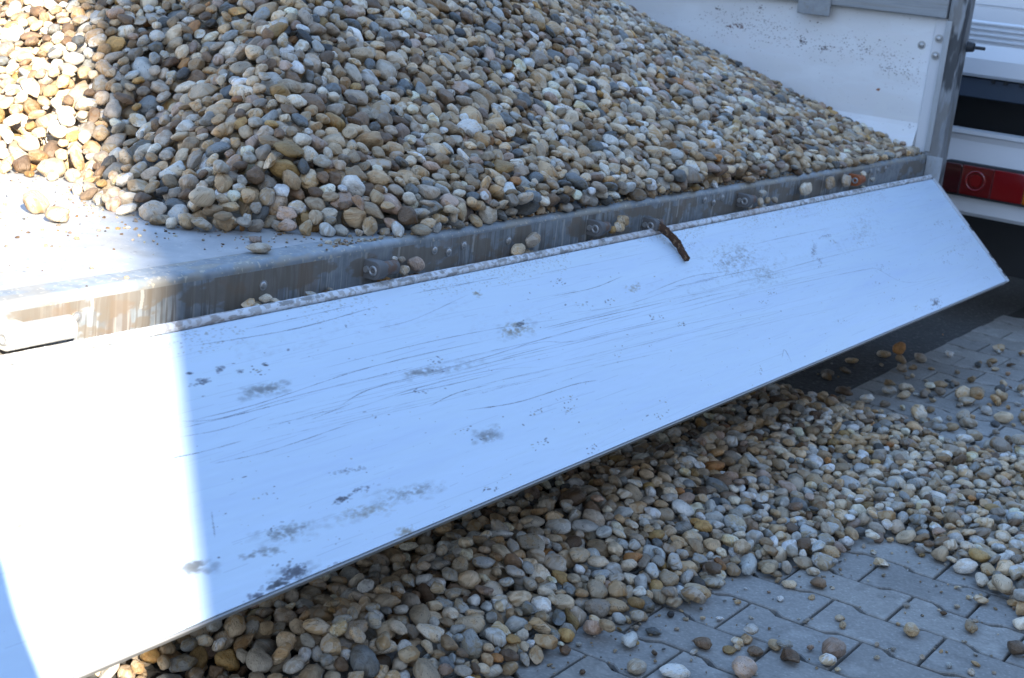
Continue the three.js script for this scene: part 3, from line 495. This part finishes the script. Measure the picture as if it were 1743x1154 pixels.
{
  const R = rng(909), xmin = 0.1, xmax = 3.4, zmin = -0.5, zmax = 1.35;
  const pile = Pile(xmin - 0.05, xmax + 1.0, zmin - 0.05, zmax + 0.2, 0.003, groundY);
  const target = (x, z) => { const h = spillH(x, z); return h === null || h < 0.002 ? null : groundY(x, z) + Math.max(h, 0.015); };
  const reg = r => [xmin + r() * (xmax - xmin), zmin + r() * (zmax - zmin)];
  let stones = fill(pile, reg, target, 0.0255, R, 44000, 6, 0.004, 0.06);
  stones = stones.concat(fill(pile, reg, target, 0.0165, R, 7000, 5, 0.002, 0.06));
  { const pale = ['cream', 'white', 'pale grey', 'beige'].map(n => FAM.findIndex(f => f[0] === n)); for (const st of stones) if (R() < 0.3) st.f = pale[Math.floor(R() * 4)]; }
  // scattered strays
  const stray = (x, z, mean, over = {}) => { const st = randomStone(R, mean, V3(0, 1, 0)); Object.assign(st, over); if (over.d) st.s.multiplyScalar(over.d / 2 / Math.cbrt(st.s.x * st.s.y * st.s.z)); const sh = pile.shape(st.q, st.s); const y = pile.rest(sh, x, z) - 0.0005; if (!(y > -1)) return null; pile.put(sh, x, z, y); st.p = V3(x, y, z); st.sh = sh; st.loose = true; stones.push(st); return st; };
  for (let i = 0; i < 150; i++) { const px = 1400 + R() * 343, py = 600 + R() * 200, p = onY(px, py, PAVE_Y); if (spillH(p.x, p.z) !== null) continue; if (R() > 0.62 && p.z < PZ0) continue; stray(p.x, p.z, R() < 0.5 ? 0.014 : 0.026); }
  for (let i = 0; i < 46; i++) { const p = onY(1020 + R() * 723, 985 + R() * 169, PAVE_Y); if (spillH(p.x, p.z) !== null) continue; stray(p.x, p.z, R() < 0.75 ? 0.009 : 0.018); }
  const fam = n => FAM.findIndex(f => f[0] === n);
  for (const [px, py, w, f] of [[1195, 1096, 30, 'brown'], [1276, 1083, 26, 'white'], [1253, 1095, 22, 'cream'], [1242, 1106, 22, 'ochre'], [1318, 1098, 28, 'tan'], [1333, 1107, 24, 'pale grey'], [1345, 1120, 36, 'brown'], [1283, 1108, 26, 'brown'], [1418, 1106, 46, 'pinkish'], [1406, 1126, 32, 'white'], [1550, 1073, 31, 'beige'], [1543, 1031, 13, 'pale grey'], [1265, 1140, 50, 'pinkish'], [1148, 1144, 40, 'white'], [1083, 1136, 36, 'cream'], [1070, 1092, 34, 'pale grey'], [1083, 1057, 27, 'cream'], [1112, 1075, 22, 'slate grey'], [1728, 1105, 36, 'brown'], [1500, 958, 24, 'cream'], [1418, 969, 12, 'white'], [1486, 940, 12, 'cream'], [1505, 595, 20, 'cream'], [1700, 594, 20, 'beige'], [1647, 721, 28, 'cream'], [1706, 713, 30, 'beige'], [1512, 668, 18, 'tan'], [1663, 664, 20, 'beige'], [1580, 665, 18, 'cream'], [1547, 659, 15, 'cream'], [1434, 680, 28, 'brown'], [1416, 687, 18, 'orange'], [1730, 765, 30, 'cream'], [1595, 742, 24, 'pale grey'], [1178, 1025, 40, 'grey-beige'], [1135, 1028, 26, 'grey-beige'], [1210, 987, 32, 'brown'], [1383, 973, 22, 'cream'], [1342, 995, 22, 'beige'], [1700, 1012, 42, 'beige'], [1733, 1040, 30, 'white'], [1735, 1062, 30, 'cream']]) {
    const p = onY(px, py + w * 0.2, PAVE_Y), dep = project(p)[2]; stray(p.x, p.z, 0.03, { d: 0.85 * w * dep / FOCAL, f: fam(f), q: new THREE.Quaternion().setFromAxisAngle(V3(0, 1, 0), R() * 6.28) });
  }
  var spillStones = stones, spillPile = pile;
}
// --- stones lodged between rail and board, and loose ones on the floor
const ledge = [];
{
  const R = rng(66), fam = n => FAM.findIndex(f => f[0] === n);
  for (const [px, py, w, hh, f] of [[707, 449, 36, 26, 'pinkish'], [688, 460, 22, 20, 'cream'], [684, 442, 16, 12, 'grey-beige'], [905, 410, 36, 26, 'grey-beige'], [882, 425, 34, 18, 'beige'], [1054, 386, 26, 18, 'cream'], [1060, 376, 30, 20, 'beige'], [1042, 391, 18, 14, 'ochre'], [1118, 378, 24, 12, 'grey-beige'], [1370, 322, 38, 22, 'cream'], [1413, 311, 20, 22, 'grey-beige'], [1440, 308, 24, 22, 'grey-beige'], [1470, 296, 16, 10, 'cream'], [1485, 306, 15, 9, 'pale grey'], [1298, 329, 20, 12, 'pale grey'], [1275, 347, 18, 15, 'pale grey'], [1295, 343, 14, 14, 'cream'], [1306, 341, 12, 12, 'beige'], [1318, 340, 16, 11, 'grey-beige'], [1297, 352, 22, 10, 'pale grey'], [424, 517, 30, 16, 'beige'], [451, 508, 28, 14, 'cream'], [468, 513, 22, 12, 'cream'], [530, 500, 26, 9, 'pale grey'], [672, 440, 12, 8, 'white']]) {
    const p = onZ(px, py, 0.0165), dep = project(p)[2], k = dep / FOCAL / 2;
    const q = new THREE.Quaternion().setFromAxisAngle(V3(0, 0, 1), (R() - 0.5) * 0.7);
    ledge.push({ s: V3(w * k, hh * k, Math.min(0.012, (w + hh) * 0.4 * k)), q, v: Math.floor(R() * NV), f: fam(f), shade: 1 + Math.floor(R() * 2), jit: [1, R()], p, where: 'ledge' });
  }
  const P2 = [[60, 351, 50, 'beige'], [97, 369, 42, 'cream'], [440, 424, 32, 'cream'], [434, 408, 22, 'pinkish'], [378, 391, 28, 'tan'], [414, 391, 30, 'grey-beige'], [341, 378, 46, 'beige'], [372, 368, 34, 'cream']];
  for (const [px, py, w, f] of P2) {
    const p = onY(px, py + w * 0.22, BED_Y), dep = project(p)[2], st = randomStone(R, 0.03, V3(0, 1, 0)); st.f = fam(f); st.q.setFromAxisAngle(V3(0, 1, 0), R() * 6.28); st.s.multiplyScalar(w * 0.88 * dep / FOCAL / 2 / Math.cbrt(st.s.x * st.s.y * st.s.z));
    st.sh = heapPile.shape(st.q, st.s); const y = heapPile.rest(st.sh, p.x, p.z); heapPile.put(st.sh, p.x, p.z, y); st.p = V3(p.x, y, p.z); st.loose = true; heapStones.push(st);
  }
}
// --- grit: broken bits on the floor, round the hinges and on the paving
const gritBed = [], gritGround = [];
{
  const R = rng(404);
  const bit = (list, x, z, y, d) => { const st = randomStone(R, d, V3(0, 1, 0)); st.p = V3(x, y + st.s.y * 0.7, z); list.push(st); };
  for (let i = 0; i < 300; i++) { const z = -0.75 * R(), x = toeX(z) - Math.abs(R() + R() - 1) * 0.28 + 0.05; if (x > 0 && z < -0.006) bit(gritBed, x, z, BED_Y, 0.002 + R() * R() * 0.005); }
  for (let i = 0; i < 800; i++) { const x = 0.62 + R() * 2.85; bit(gritBed, x, -0.011 - 0.03 * R() * R(), BED_Y, 0.003 + R() * R() * 0.007); }
  for (let i = 0; i < 60; i++) { bit(gritBed, R() * 0.6, -0.5 * R(), BED_Y, 0.002 + R() * 0.003); }
  for (const [px, py] of [[660, 443], [1035, 374], [1290, 328], [690, 458], [1480, 300], [900, 424], [450, 512], [560, 494], [1120, 380]]) { const p = onZ(px, py, 0.012); for (let i = 0; i < 16; i++) bit(gritBed, p.x + (R() + R() - 1) * 0.05, 0.005 + R() * 0.016, HY - 0.012 + R() * 0.006, 0.004 + R() * R() * 0.011); }
  for (let i = 0; i < 1300; i++) { const p = onY(900 + R() * 900, 560 + R() * 640, PAVE_Y), h = spillH(p.x, p.z); if (h !== null && h > 0.02) continue; const e = h === null ? edgeDist(spillPoly, p.x, p.z) : 0; if (R() > 0.12 + Math.exp(-e * 9)) continue; bit(gritGround, p.x, p.z, groundY(p.x, p.z), 0.0025 + R() * R() * 0.007); }
}
// --- which stones show, and which show largest
function isHiddenByBoard(p) { const d = p.clone().sub(EYE); const t = (boardC - boardN.dot(EYE)) / boardN.dot(d); if (t <= 0 || t >= 1) return false; const h = EYE.clone().addScaledVector(d, t); const v = Math.hypot(h.y - HY, h.z - HZ); return h.y < HY && v < BL && h.x > BX0 && h.x < BX1; }
function grade(stones, pile) {
  return stones.filter(s => { s.vis = pile.seen(s.sh, s.p.x, s.p.z, s.p.y); return s.vis > 0.02; }).map(s => {
    const [px, py, d] = project(s.p); const r = Math.cbrt(s.s.x * s.s.y * s.s.z) * FOCAL / d;
    s.show = px > 4 && px < 1739 && py > 4 && py < 1150 && d > 0 && !isHiddenByBoard(s.p) ? r * Math.sqrt(s.vis) : 0; return s;
  });
}
const heapSeen = grade(heapStones, heapPile), spillSeen = grade(spillStones, spillPile);
const singles = [...heapSeen.filter(s => s.loose), ...spillSeen.filter(s => s.loose && s.show > 9)];
const take = (list, n) => list.filter(s => !s.loose && s.vis > 0.45).sort((a, b) => b.show - a.show).slice(0, n).forEach(s => singles.push(s));
take(heapSeen, 140); take(spillSeen, 90);
const chosen = new Set(singles);
ledge.forEach(s => singles.push(s));
console.log('stones', heapSeen.length, spillSeen.length, 'singles', singles.length);
heapSeen.filter(s => chosen.has(s)).forEach(s => s.where = s.loose ? 'floor' : 'heap');
spillSeen.filter(s => chosen.has(s)).forEach(s => s.where = s.loose ? (s.p.z > PZ0 ? 'paving' : 'road') : 'spill');
const WHERE = { heap: ['pebble in the heap on the trailer bed', 'pebbles heaped on the trailer'], spill: ['pebble in the spilled drift below the side board', 'pebbles spilled under the side board'], floor: ['pebble lying loose on the bare trailer floor', 'loose pebbles on the trailer floor'], paving: ['stray pebble lying on the grey paving blocks', 'stray pebbles on the paving'], road: ['stray pebble lying on the dark asphalt', 'stray pebbles on the asphalt'], ledge: ['pebble lodged between edge rail and side board', 'pebbles lodged along the hinge'] };
for (const s of singles) {
  const m = mesh('pebble', pebbleGeos[s.v], famMat(s.f, s.shade, s.v % 4)); m.position.copy(s.p); m.quaternion.copy(s.q); m.scale.copy(s.s);
  const d = 2 * Math.cbrt(s.s.x * s.s.y * s.s.z), ra = Math.max(s.s.x, s.s.z) / Math.min(s.s.x, s.s.z), fl = s.s.y / Math.sqrt(s.s.x * s.s.z);
  const look = [d > 0.044 ? 'large' : d < 0.024 ? 'small' : '', ['dark', '', 'light'][s.shade], FACETS[s.v] >= 4 ? 'angular' : ra > 1.3 ? 'elongated' : fl < 0.62 ? 'flat' : 'rounded'].filter(Boolean).join(' ');
  tag(m, look + ' ' + FAM[s.f][0] + ' ' + WHERE[s.where][0], 'pebble', look + ' ' + FAM[s.f][0] + ' ' + WHERE[s.where][1]);
}
function stuff(name, label, stones, core) {
  const g = group(name); tag(g, label, 'gravel', null, 'stuff');
  if (core) { const m = mesh('pebble_core', core, std(0.44, 0.37, 0.27, { roughness: 1, bumpMap: pebbleBump, bumpScale: 0.01 }), g); m.userData.kind = 'stuff'; }
  for (let v = 0; v < NV; v++) {
    const list = stones.filter(s => s.v === v && !chosen.has(s)); if (!list.length) continue;
    const im = new THREE.InstancedMesh(pebbleGeos[v], instMats[v % 4], list.length); im.name = 'pebbles'; im.castShadow = im.receiveShadow = true; im.userData.kind = 'stuff';
    const M = new THREE.Matrix4(), c = new THREE.Color();
    list.forEach((s, i) => { M.compose(s.p, s.q, s.s); im.setMatrixAt(i, M); const k = [0.68, 1, 1.22][s.shade] * s.jit[0], w = (s.jit[1] - 0.5) * 0.12, a = FAM[s.f][1]; im.setColorAt(i, c.setRGB(Math.min(0.85, a[0] * k * (1 + w)), Math.min(0.83, a[1] * k), Math.min(0.8, a[2] * k * (1 - w)))); });
    g.add(im);
  }
}
stuff('pebble_heap', 'heap of mixed tan, grey and white river pebbles on the trailer bed', heapSeen.concat(gritBed), heapCore);
stuff('pebble_spill', 'drift of spilled pebbles on the ground below the side board', spillSeen.concat(gritGround), null);

// ---------------------------------------------------------------- bark stick over the lip
{
  const R = rng(8), b = (px, py, o) => hit(px, py, boardN, boardC + o);
  const pts = [onZ(1117, 381, 0.012), b(1128, 388, 0.016), b(1142, 402, 0.013), b(1157, 420, 0.010), b(1163, 432, 0.009), b(1172, 444, 0.007)];
  const curve = new THREE.CatmullRomCurve3(pts), N = 40, K = 12, pos = [], uv = [], idx = [], fr = curve.computeFrenetFrames(N, false);
  for (let i = 0; i <= N; i++) { const c = curve.getPointAt(i / N), rad = lerp(0.0105, 0.0068, i / N); for (let k = 0; k <= K; k++) { const a = k / K * Math.PI * 2, kk = k % K, r = (i === 0 || i === N ? 0.15 : 1) * rad * (0.7 + 0.6 * fbm(i * 0.16, Math.cos(a) * 1.1 + 5, Math.sin(a) * 1.1, 3) + 0.3 * (hash3(Math.floor(i / 2), kk, 7) - 0.5)); const q = c.clone().addScaledVector(fr.normals[i], Math.cos(a) * r).addScaledVector(fr.binormals[i], Math.sin(a) * r * 0.75); pos.push(q.x, q.y, q.z); uv.push(i / N * 3, k / K); if (i < N && k < K) { const A = i * (K + 1) + k; idx.push(A, A + K + 1, A + 1, A + 1, A + K + 1, A + K + 2); } } }
  const g = new THREE.BufferGeometry(); g.setAttribute('position', new THREE.Float32BufferAttribute(pos, 3)); g.setAttribute('uv', new THREE.Float32BufferAttribute(uv, 2)); g.setIndex(idx); g.computeVertexNormals();
  const bark = tex(128, 128, (u, v) => { const n = pfbm(u, v, 12, 5, 4); return n > 0.66 ? [0.2, 0.12, 0.07] : [0.05 + 0.05 * n, 0.025 + 0.025 * n, 0.015 + 0.012 * n]; });
  tag(mesh('bark_stick', g, std(1, 1, 1, { map: bark, roughness: 0.95 })), 'rough dark brown stick of bark hanging over the side board lip', 'stick');
}

// ---------------------------------------------------------------- white truck behind the end board
{
  const TX = 3.75, tr = group('flatbed_truck'); tag(tr, 'white flatbed truck with ribbed tailgate and red tail lamp behind the trailer', 'truck');
  const T = V3(TX + 1.6, 0, -0.65); tr.position.copy(T);
  const P = (n, g, m, p = tr) => { const o = mesh(n, g, m, p); if (p === tr) o.position.copy(T).negate(); return o; };
  const white = std(0.72, 0.74, 0.77, { roughness: 0.35, clearcoat: 0.4, clearcoatRoughness: 0.2 }), alu = std(0.70, 0.72, 0.75, { roughness: 0.4, metalness: 0.35 });
  const ZL = -1.75, ZR = 0.52;
  // ribbed tailgate: profile in (x, y)
  const prof = [[0.03, 0.803]]; prof.push([-0.004, 0.803], [-0.012, 0.812], [-0.012, 0.86], [0, 0.905]);
  for (const y of [0.914, 0.931, 0.948, 0.965]) prof.push([0, y - 0.006], [0.007, y - 0.0045], [0.007, y + 0.001], [-0.004, y + 0.003], [-0.004, y + 0.0075]);
  prof.push([0, 0.978], [0, 1.018], [0.008, 1.020], [0.008, 1.026], [0, 1.028], [0, 1.20], [0.03, 1.20]);
  const sh = new THREE.Shape(); prof.forEach(([x, y], i) => i ? sh.lineTo(TX + x, y) : sh.moveTo(TX + x, y));
  const g = new THREE.ExtrudeGeometry(sh, { depth: ZR - ZL, bevelEnabled: false }); g.translate(0, 0, ZL); const tg = P('tailgate', g, alu); tg.userData.label = 'ribbed white tailgate';
  P('load_bed', box(TX + 0.033, TX + 3.2, 0.80, 0.83, ZL, ZR, 0.003), alu);
  for (const z of [ZL + 0.014, ZR - 0.014]) P('side_wall', box(TX + 0.033, TX + 3.2, 0.832, 1.2, z - 0.014, z + 0.014, 0.003), white);
  P('rear_beam', box(TX + 0.01, TX + 0.07, 0.737, 0.7985, ZL + 0.03, ZR - 0.03, 0.003), std(0.03, 0.045, 0.07, { roughness: 0.5 }));
  for (const [z, k] of [[0.02, 1], [0.06, 1], [0.11, 1]]) P('rubber_stop', box(TX - 0.003, TX + 0.006, 0.789, 0.800, z, z + 0.012, 0.002), rubber);
  for (const z of [-1.05, -0.25]) P('chassis_rail', box(TX + 0.35, TX + 3.6, 0.55, 0.735, z - 0.035, z + 0.035, 0.003), blackSteel);
  // lamp board
  const lb = []; lb.push([0.045, 0.36], [0.012, 0.36], [0.0, 0.372], [0.0, 0.60], [-0.006, 0.617], [-0.016, 0.622], [-0.018, 0.634], [0.03, 0.637], [0.045, 0.632]);
  const ls = new THREE.Shape(); lb.forEach(([x, y], i) => i ? ls.lineTo(TX + x, y) : ls.moveTo(TX + x, y));
  const lg = new THREE.ExtrudeGeometry(ls, { depth: ZR - ZL - 0.06, bevelEnabled: false }); lg.translate(0, 0, ZL + 0.03); P('lamp_board', lg, white);
  P('bracket', box(TX + 0.05, TX + 0.5, 0.40, 0.6, -1.1, -1.04, 0.003), blackSteel); P('bracket', box(TX + 0.05, TX + 0.5, 0.40, 0.6, -0.3, -0.24, 0.003), blackSteel);
  // tail lamp: dark surround and lens fields
  const rr = (z0, z1, y0, y1, r, d, x) => { const q = new THREE.Shape(); q.moveTo(z0 + r, y0); q.lineTo(z1 - r, y0); q.absarc(z1 - r, y0 + r, r, -Math.PI / 2, 0); q.lineTo(z1, y1 - r); q.absarc(z1 - r, y1 - r, r, 0, Math.PI / 2); q.lineTo(z0 + r, y1); q.absarc(z0 + r, y1 - r, r, Math.PI / 2, Math.PI); q.lineTo(z0, y0 + r); q.absarc(z0 + r, y0 + r, r, Math.PI, Math.PI * 1.5); const e = new THREE.ExtrudeGeometry(q, { depth: d, bevelEnabled: true, bevelSize: 0.003, bevelThickness: 0.003, bevelSegments: 2, curveSegments: 6 }); e.rotateY(-Math.PI / 2); e.translate(x, 0, 0); return e; };
  const lamp = new THREE.Group(); lamp.name = 'tail_lamp'; tr.add(lamp); lamp.position.set(TX, 0, 0).sub(T);
  const z0 = -0.078, z1 = 0.40, y0 = 0.425, y1 = 0.530;
  mesh('housing', rr(z0, z1, y0, y1, 0.022, 0.018, -0.002), blackSteel, lamp);
  const red = std(0.13, 0.003, 0.004, { roughness: 0.12, clearcoat: 1, clearcoatRoughness: 0.05 }), red2 = std(0.20, 0.004, 0.005, { roughness: 0.12, clearcoat: 1, clearcoatRoughness: 0.05 }), deep = std(0.05, 0.002, 0.004, { roughness: 0.1, clearcoat: 1, clearcoatRoughness: 0.05 }), amber = std(0.42, 0.11, 0.006, { roughness: 0.12, clearcoat: 1, clearcoatRoughness: 0.05 });
  const fields = [[z0 + 0.008, -0.0135, deep], [-0.0065, 0.088, red], [0.095, 0.190, red2], [0.197, 0.27, amber], [0.277, z1 - 0.008, red]];
  fields.forEach(([a, b, m], i) => mesh('lens', rr(a, b, y0 + 0.008, y1 - 0.008, i ? 0.0015 : 0.005, 0.008, -0.0195), m, lamp));
  const ring = new THREE.TorusGeometry(0.03, 0.0035, 8, 32); ring.rotateY(Math.PI / 2); ring.translate(-0.031, 0.478, 0.038); mesh('lens_ring', ring, red2, lamp);
  const ri2 = new THREE.CylinderGeometry(0.018, 0.022, 0.006, 28); ri2.rotateZ(Math.PI / 2); ri2.translate(-0.031, 0.478, 0.038); mesh('lens_dome', ri2, red2, lamp);
  for (const x of [TX + 0.75]) for (const z of [-1.55, 0.25]) { const w = new THREE.Group(); w.name = 'wheel'; tr.add(w); w.position.set(x, 0.315, z).sub(T); const ty = new THREE.TorusGeometry(0.225, 0.092, 14, 40); mesh('tyre', ty, rubber, w); const ri = new THREE.CylinderGeometry(0.15, 0.15, 0.13, 28); ri.rotateX(Math.PI / 2); mesh('rim', ri, alu, w); }
  for (const z of [-1.55, 0.25]) { const w = new THREE.Group(); w.name = 'wheel'; tr.add(w); w.position.set(TX + 3.9, 0.315, z).sub(T); mesh('tyre', new THREE.TorusGeometry(0.225, 0.092, 14, 40), rubber, w); const ri = new THREE.CylinderGeometry(0.15, 0.15, 0.13, 28); ri.rotateX(Math.PI / 2); mesh('rim', ri, alu, w); }
  P('underrun_panel', box(TX + 0.30, TX + 0.34, 0.14, 0.735, ZL + 0.05, ZR - 0.05, 0.003), blackSteel);
  P('mud_flap', box(TX + 0.42, TX + 0.43, 0.12, 0.62, 0.06, 0.42, 0.002), rubber); P('mud_flap', box(TX + 0.42, TX + 0.43, 0.12, 0.62, -1.72, -1.36, 0.002), rubber);
  const cs = new THREE.Shape(); [[3.3, 0.45], [5.0, 0.45], [5.05, 1.1], [4.6, 1.3], [4.2, 1.95], [3.3, 1.98]].forEach(([x, y], i) => i ? cs.lineTo(TX + x, y) : cs.moveTo(TX + x, y));
  const cg = new THREE.ExtrudeGeometry(cs, { depth: 1.74, bevelEnabled: true, bevelSize: 0.04, bevelThickness: 0.04, bevelSegments: 2 }); cg.translate(0, 0, -1.48); P('cab', cg, white);
  P('cab_window', box(TX + 3.252, TX + 3.262, 1.3, 1.8, -1.3, 0.1, 0.003), std(0.02, 0.025, 0.03, { roughness: 0.08 }));
}

// ---------------------------------------------------------------- house whose corner shades the yard (behind the camera)
{
  const h = group('plaster_house'); tag(h, 'brown plaster house with tiled roof standing across the paved yard', 'house');
  const CXH = 0.248 - 0.70 * 6.2, Z0 = 6.2, X1H = CXH + 14, Z1 = 13, HT = 5.6; h.position.set(CXH, 0, Z0);
  const plaster = std(0.33, 0.26, 0.20, { roughness: 0.9 });
  const wall = mesh('wall', box(0, X1H - CXH, 0, HT, 0, Z1 - Z0, 0.01), plaster, h);
  const s = new THREE.Shape(); s.moveTo(-0.0, 0); s.lineTo(Z1 - Z0, 0); s.lineTo((Z1 - Z0) / 2, 2.2); s.closePath();
  const rg = new THREE.ExtrudeGeometry(s, { depth: X1H - CXH, bevelEnabled: false }); rg.applyMatrix4(new THREE.Matrix4().makeBasis(V3(0, 0, 1), V3(0, 1, 0), V3(1, 0, 0))); rg.translate(0, HT + 0.002, 0); { const id = rg.attributes.position; rg.computeVertexNormals(); } mesh('roof', rg, std(0.22, 0.09, 0.06, { roughness: 0.9 }), h);
  for (let i = 0; i < 4; i++) for (const y of [1.0, 3.6]) { if (i === 1 && y < 2) continue; const x = 1.2 + i * 2.6; const w = mesh('window', box(x, x + 1.2, y, y + 1.2, -0.03, -0.002, 0.004), std(0.75, 0.75, 0.73, { roughness: 0.5 }), h); mesh('pane', box(x + 0.08, x + 1.12, y + 0.08, y + 1.12, -0.034, -0.031, 0), std(0.03, 0.035, 0.04, { roughness: 0.08 }), w); mesh('sill', box(x - 0.06, x + 1.26, y - 0.06, y - 0.003, -0.12, -0.002, 0.006), std(0.5, 0.5, 0.48), w); }
  const d = mesh('door', box(3.9, 4.9, 0.02, 2.1, -0.04, -0.002, 0.005), std(0.12, 0.06, 0.03, { roughness: 0.5 }), h); mesh('handle', box(4.75, 4.78, 0.98, 1.12, -0.09, -0.042, 0.005), bolt, d);
}
// ---------------------------------------------------------------- photographer standing behind the camera
{
  const fw = V3(0.843, 0, -0.538), rt = V3(0.538, 0, 0.843), O = V3(-1.489, 0, 1.708);
  const at = (r, y, f) => V3(0, 0, 0).addScaledVector(rt, r).addScaledVector(fw, f).setY(y);
  const J = [[at(0, 1.0, 0), 0.15, at(0, 1.32, 0.01), 0.16], [at(-0.17, 1.36, 0), 0.075, at(0.17, 1.36, 0), 0.075], [at(0, 1.4, 0.01), 0.06, at(0, 1.52, 0.03), 0.055], [at(0, 1.56, 0.04), 0.088, at(0, 1.64, 0.05), 0.092], [at(0, 1.56, 0.13), 0.02, at(0, 1.59, 0.135), 0.02]];
  for (const s of [-1, 1]) {
    J.push([at(s * 0.2, 1.35, 0), 0.058, at(s * 0.28, 1.08, 0.06), 0.046], [at(s * 0.28, 1.08, 0.06), 0.046, at(s * 0.09, 1.06, 0.26), 0.032], [at(s * 0.1, 0.95, 0), 0.1, at(s * 0.11, 0.52, 0.02), 0.066], [at(s * 0.11, 0.52, 0.02), 0.066, at(s * 0.12, 0.1, -0.02), 0.042], [at(s * 0.12, 0.06, -0.04), 0.045, at(s * 0.14, 0.045, 0.16), 0.038], [at(s * 0.09, 1.06, 0.26), 0.032, at(s * 0.06, 1.07, 0.31), 0.03], [at(s * 0.085, 1.59, 0.04), 0.018, at(s * 0.09, 1.61, 0.03), 0.018]);
    for (let k = 0; k < 4; k++) J.push([at(s * 0.06, 1.045 + k * 0.018, 0.31), 0.01, at(s * (0.045 - k * 0.004), 1.045 + k * 0.018, 0.355 - k * 0.004), 0.009]);
    J.push([at(s * 0.07, 1.09, 0.28), 0.011, at(s * 0.04, 1.115, 0.31), 0.01]);
  }
  const N = 150, S = 0.9, C = V3(0, 0.87, 0), mc = new MarchingCubes(N, new THREE.MeshStandardMaterial(), false, false, 300000); mc.isolation = 0;
  const field = mc.field, q = V3(), ab = V3(), aq = V3();
  field.fill(-1);
  for (let z = 0; z < N; z++) for (let y = 0; y < N; y++) for (let x = 0; x < N; x++) {
    q.set((x / N * 2 - 1) * S, (y / N * 2 - 1) * S, (z / N * 2 - 1) * S).add(C); if (Math.hypot(q.x, q.z) > 0.55) continue;
    let acc = 0; const k = 60;
    for (const [a, ra, b, rb] of J) { const L2 = a.distanceToSquared(b); ab.subVectors(b, a); const t = clamp(aq.subVectors(q, a).dot(ab) / L2, 0, 1); const dx = aq.x - ab.x * t, dy = aq.y - ab.y * t, dz = aq.z - ab.z * t; const d = Math.sqrt(dx * dx + dy * dy + dz * dz) - lerp(ra, rb, t); acc += Math.exp(-k * Math.max(-0.15, d)); }
    field[x + y * N + z * N * N] = Math.log(acc) / k;
  }
  mc.update();
  const n = mc.count, g = new THREE.BufferGeometry();
  const pos = new Float32Array(mc.positionArray.slice(0, n * 3)); for (let i = 0; i < n; i++) { pos[i * 3] = pos[i * 3] * S; pos[i * 3 + 1] = pos[i * 3 + 1] * S + C.y; pos[i * 3 + 2] = pos[i * 3 + 2] * S; }
  g.setAttribute('position', new THREE.BufferAttribute(pos, 3)); const col = new Float32Array(n * 3);
  for (let i = 0; i < n; i++) { const y = pos[i * 3 + 1], f = pos[i * 3] * fw.x + pos[i * 3 + 2] * fw.z; const skin = y > 1.44 || (f > 0.24 && y > 0.9), c = skin ? [0.45, 0.27, 0.19] : y > 0.93 ? [0.05, 0.07, 0.14] : y > 0.09 ? [0.03, 0.04, 0.07] : [0.02, 0.02, 0.02]; col.set(c, i * 3); }
  g.setAttribute('color', new THREE.BufferAttribute(col, 3)); g.computeVertexNormals();
  const G = mergeVertices(g, 1e-5); G.computeVertexNormals();
  const person = mesh('person', G, std(1, 1, 1, { vertexColors: true, roughness: 0.8 })); person.position.copy(O); tag(person, 'person in navy jacket and dark trousers standing with both hands raised at chest height', 'person');
  const hair = new THREE.SphereGeometry(0.108, 24, 14, 0, Math.PI * 2, 0, 1.7); hair.scale(0.95, 1.0, 1.05); hair.translate(fw.x * 0.03, 1.63, fw.z * 0.03); mesh('hair', hair, std(0.04, 0.025, 0.015, { roughness: 0.7 }), person);
}
renderer.render(scene, camera);
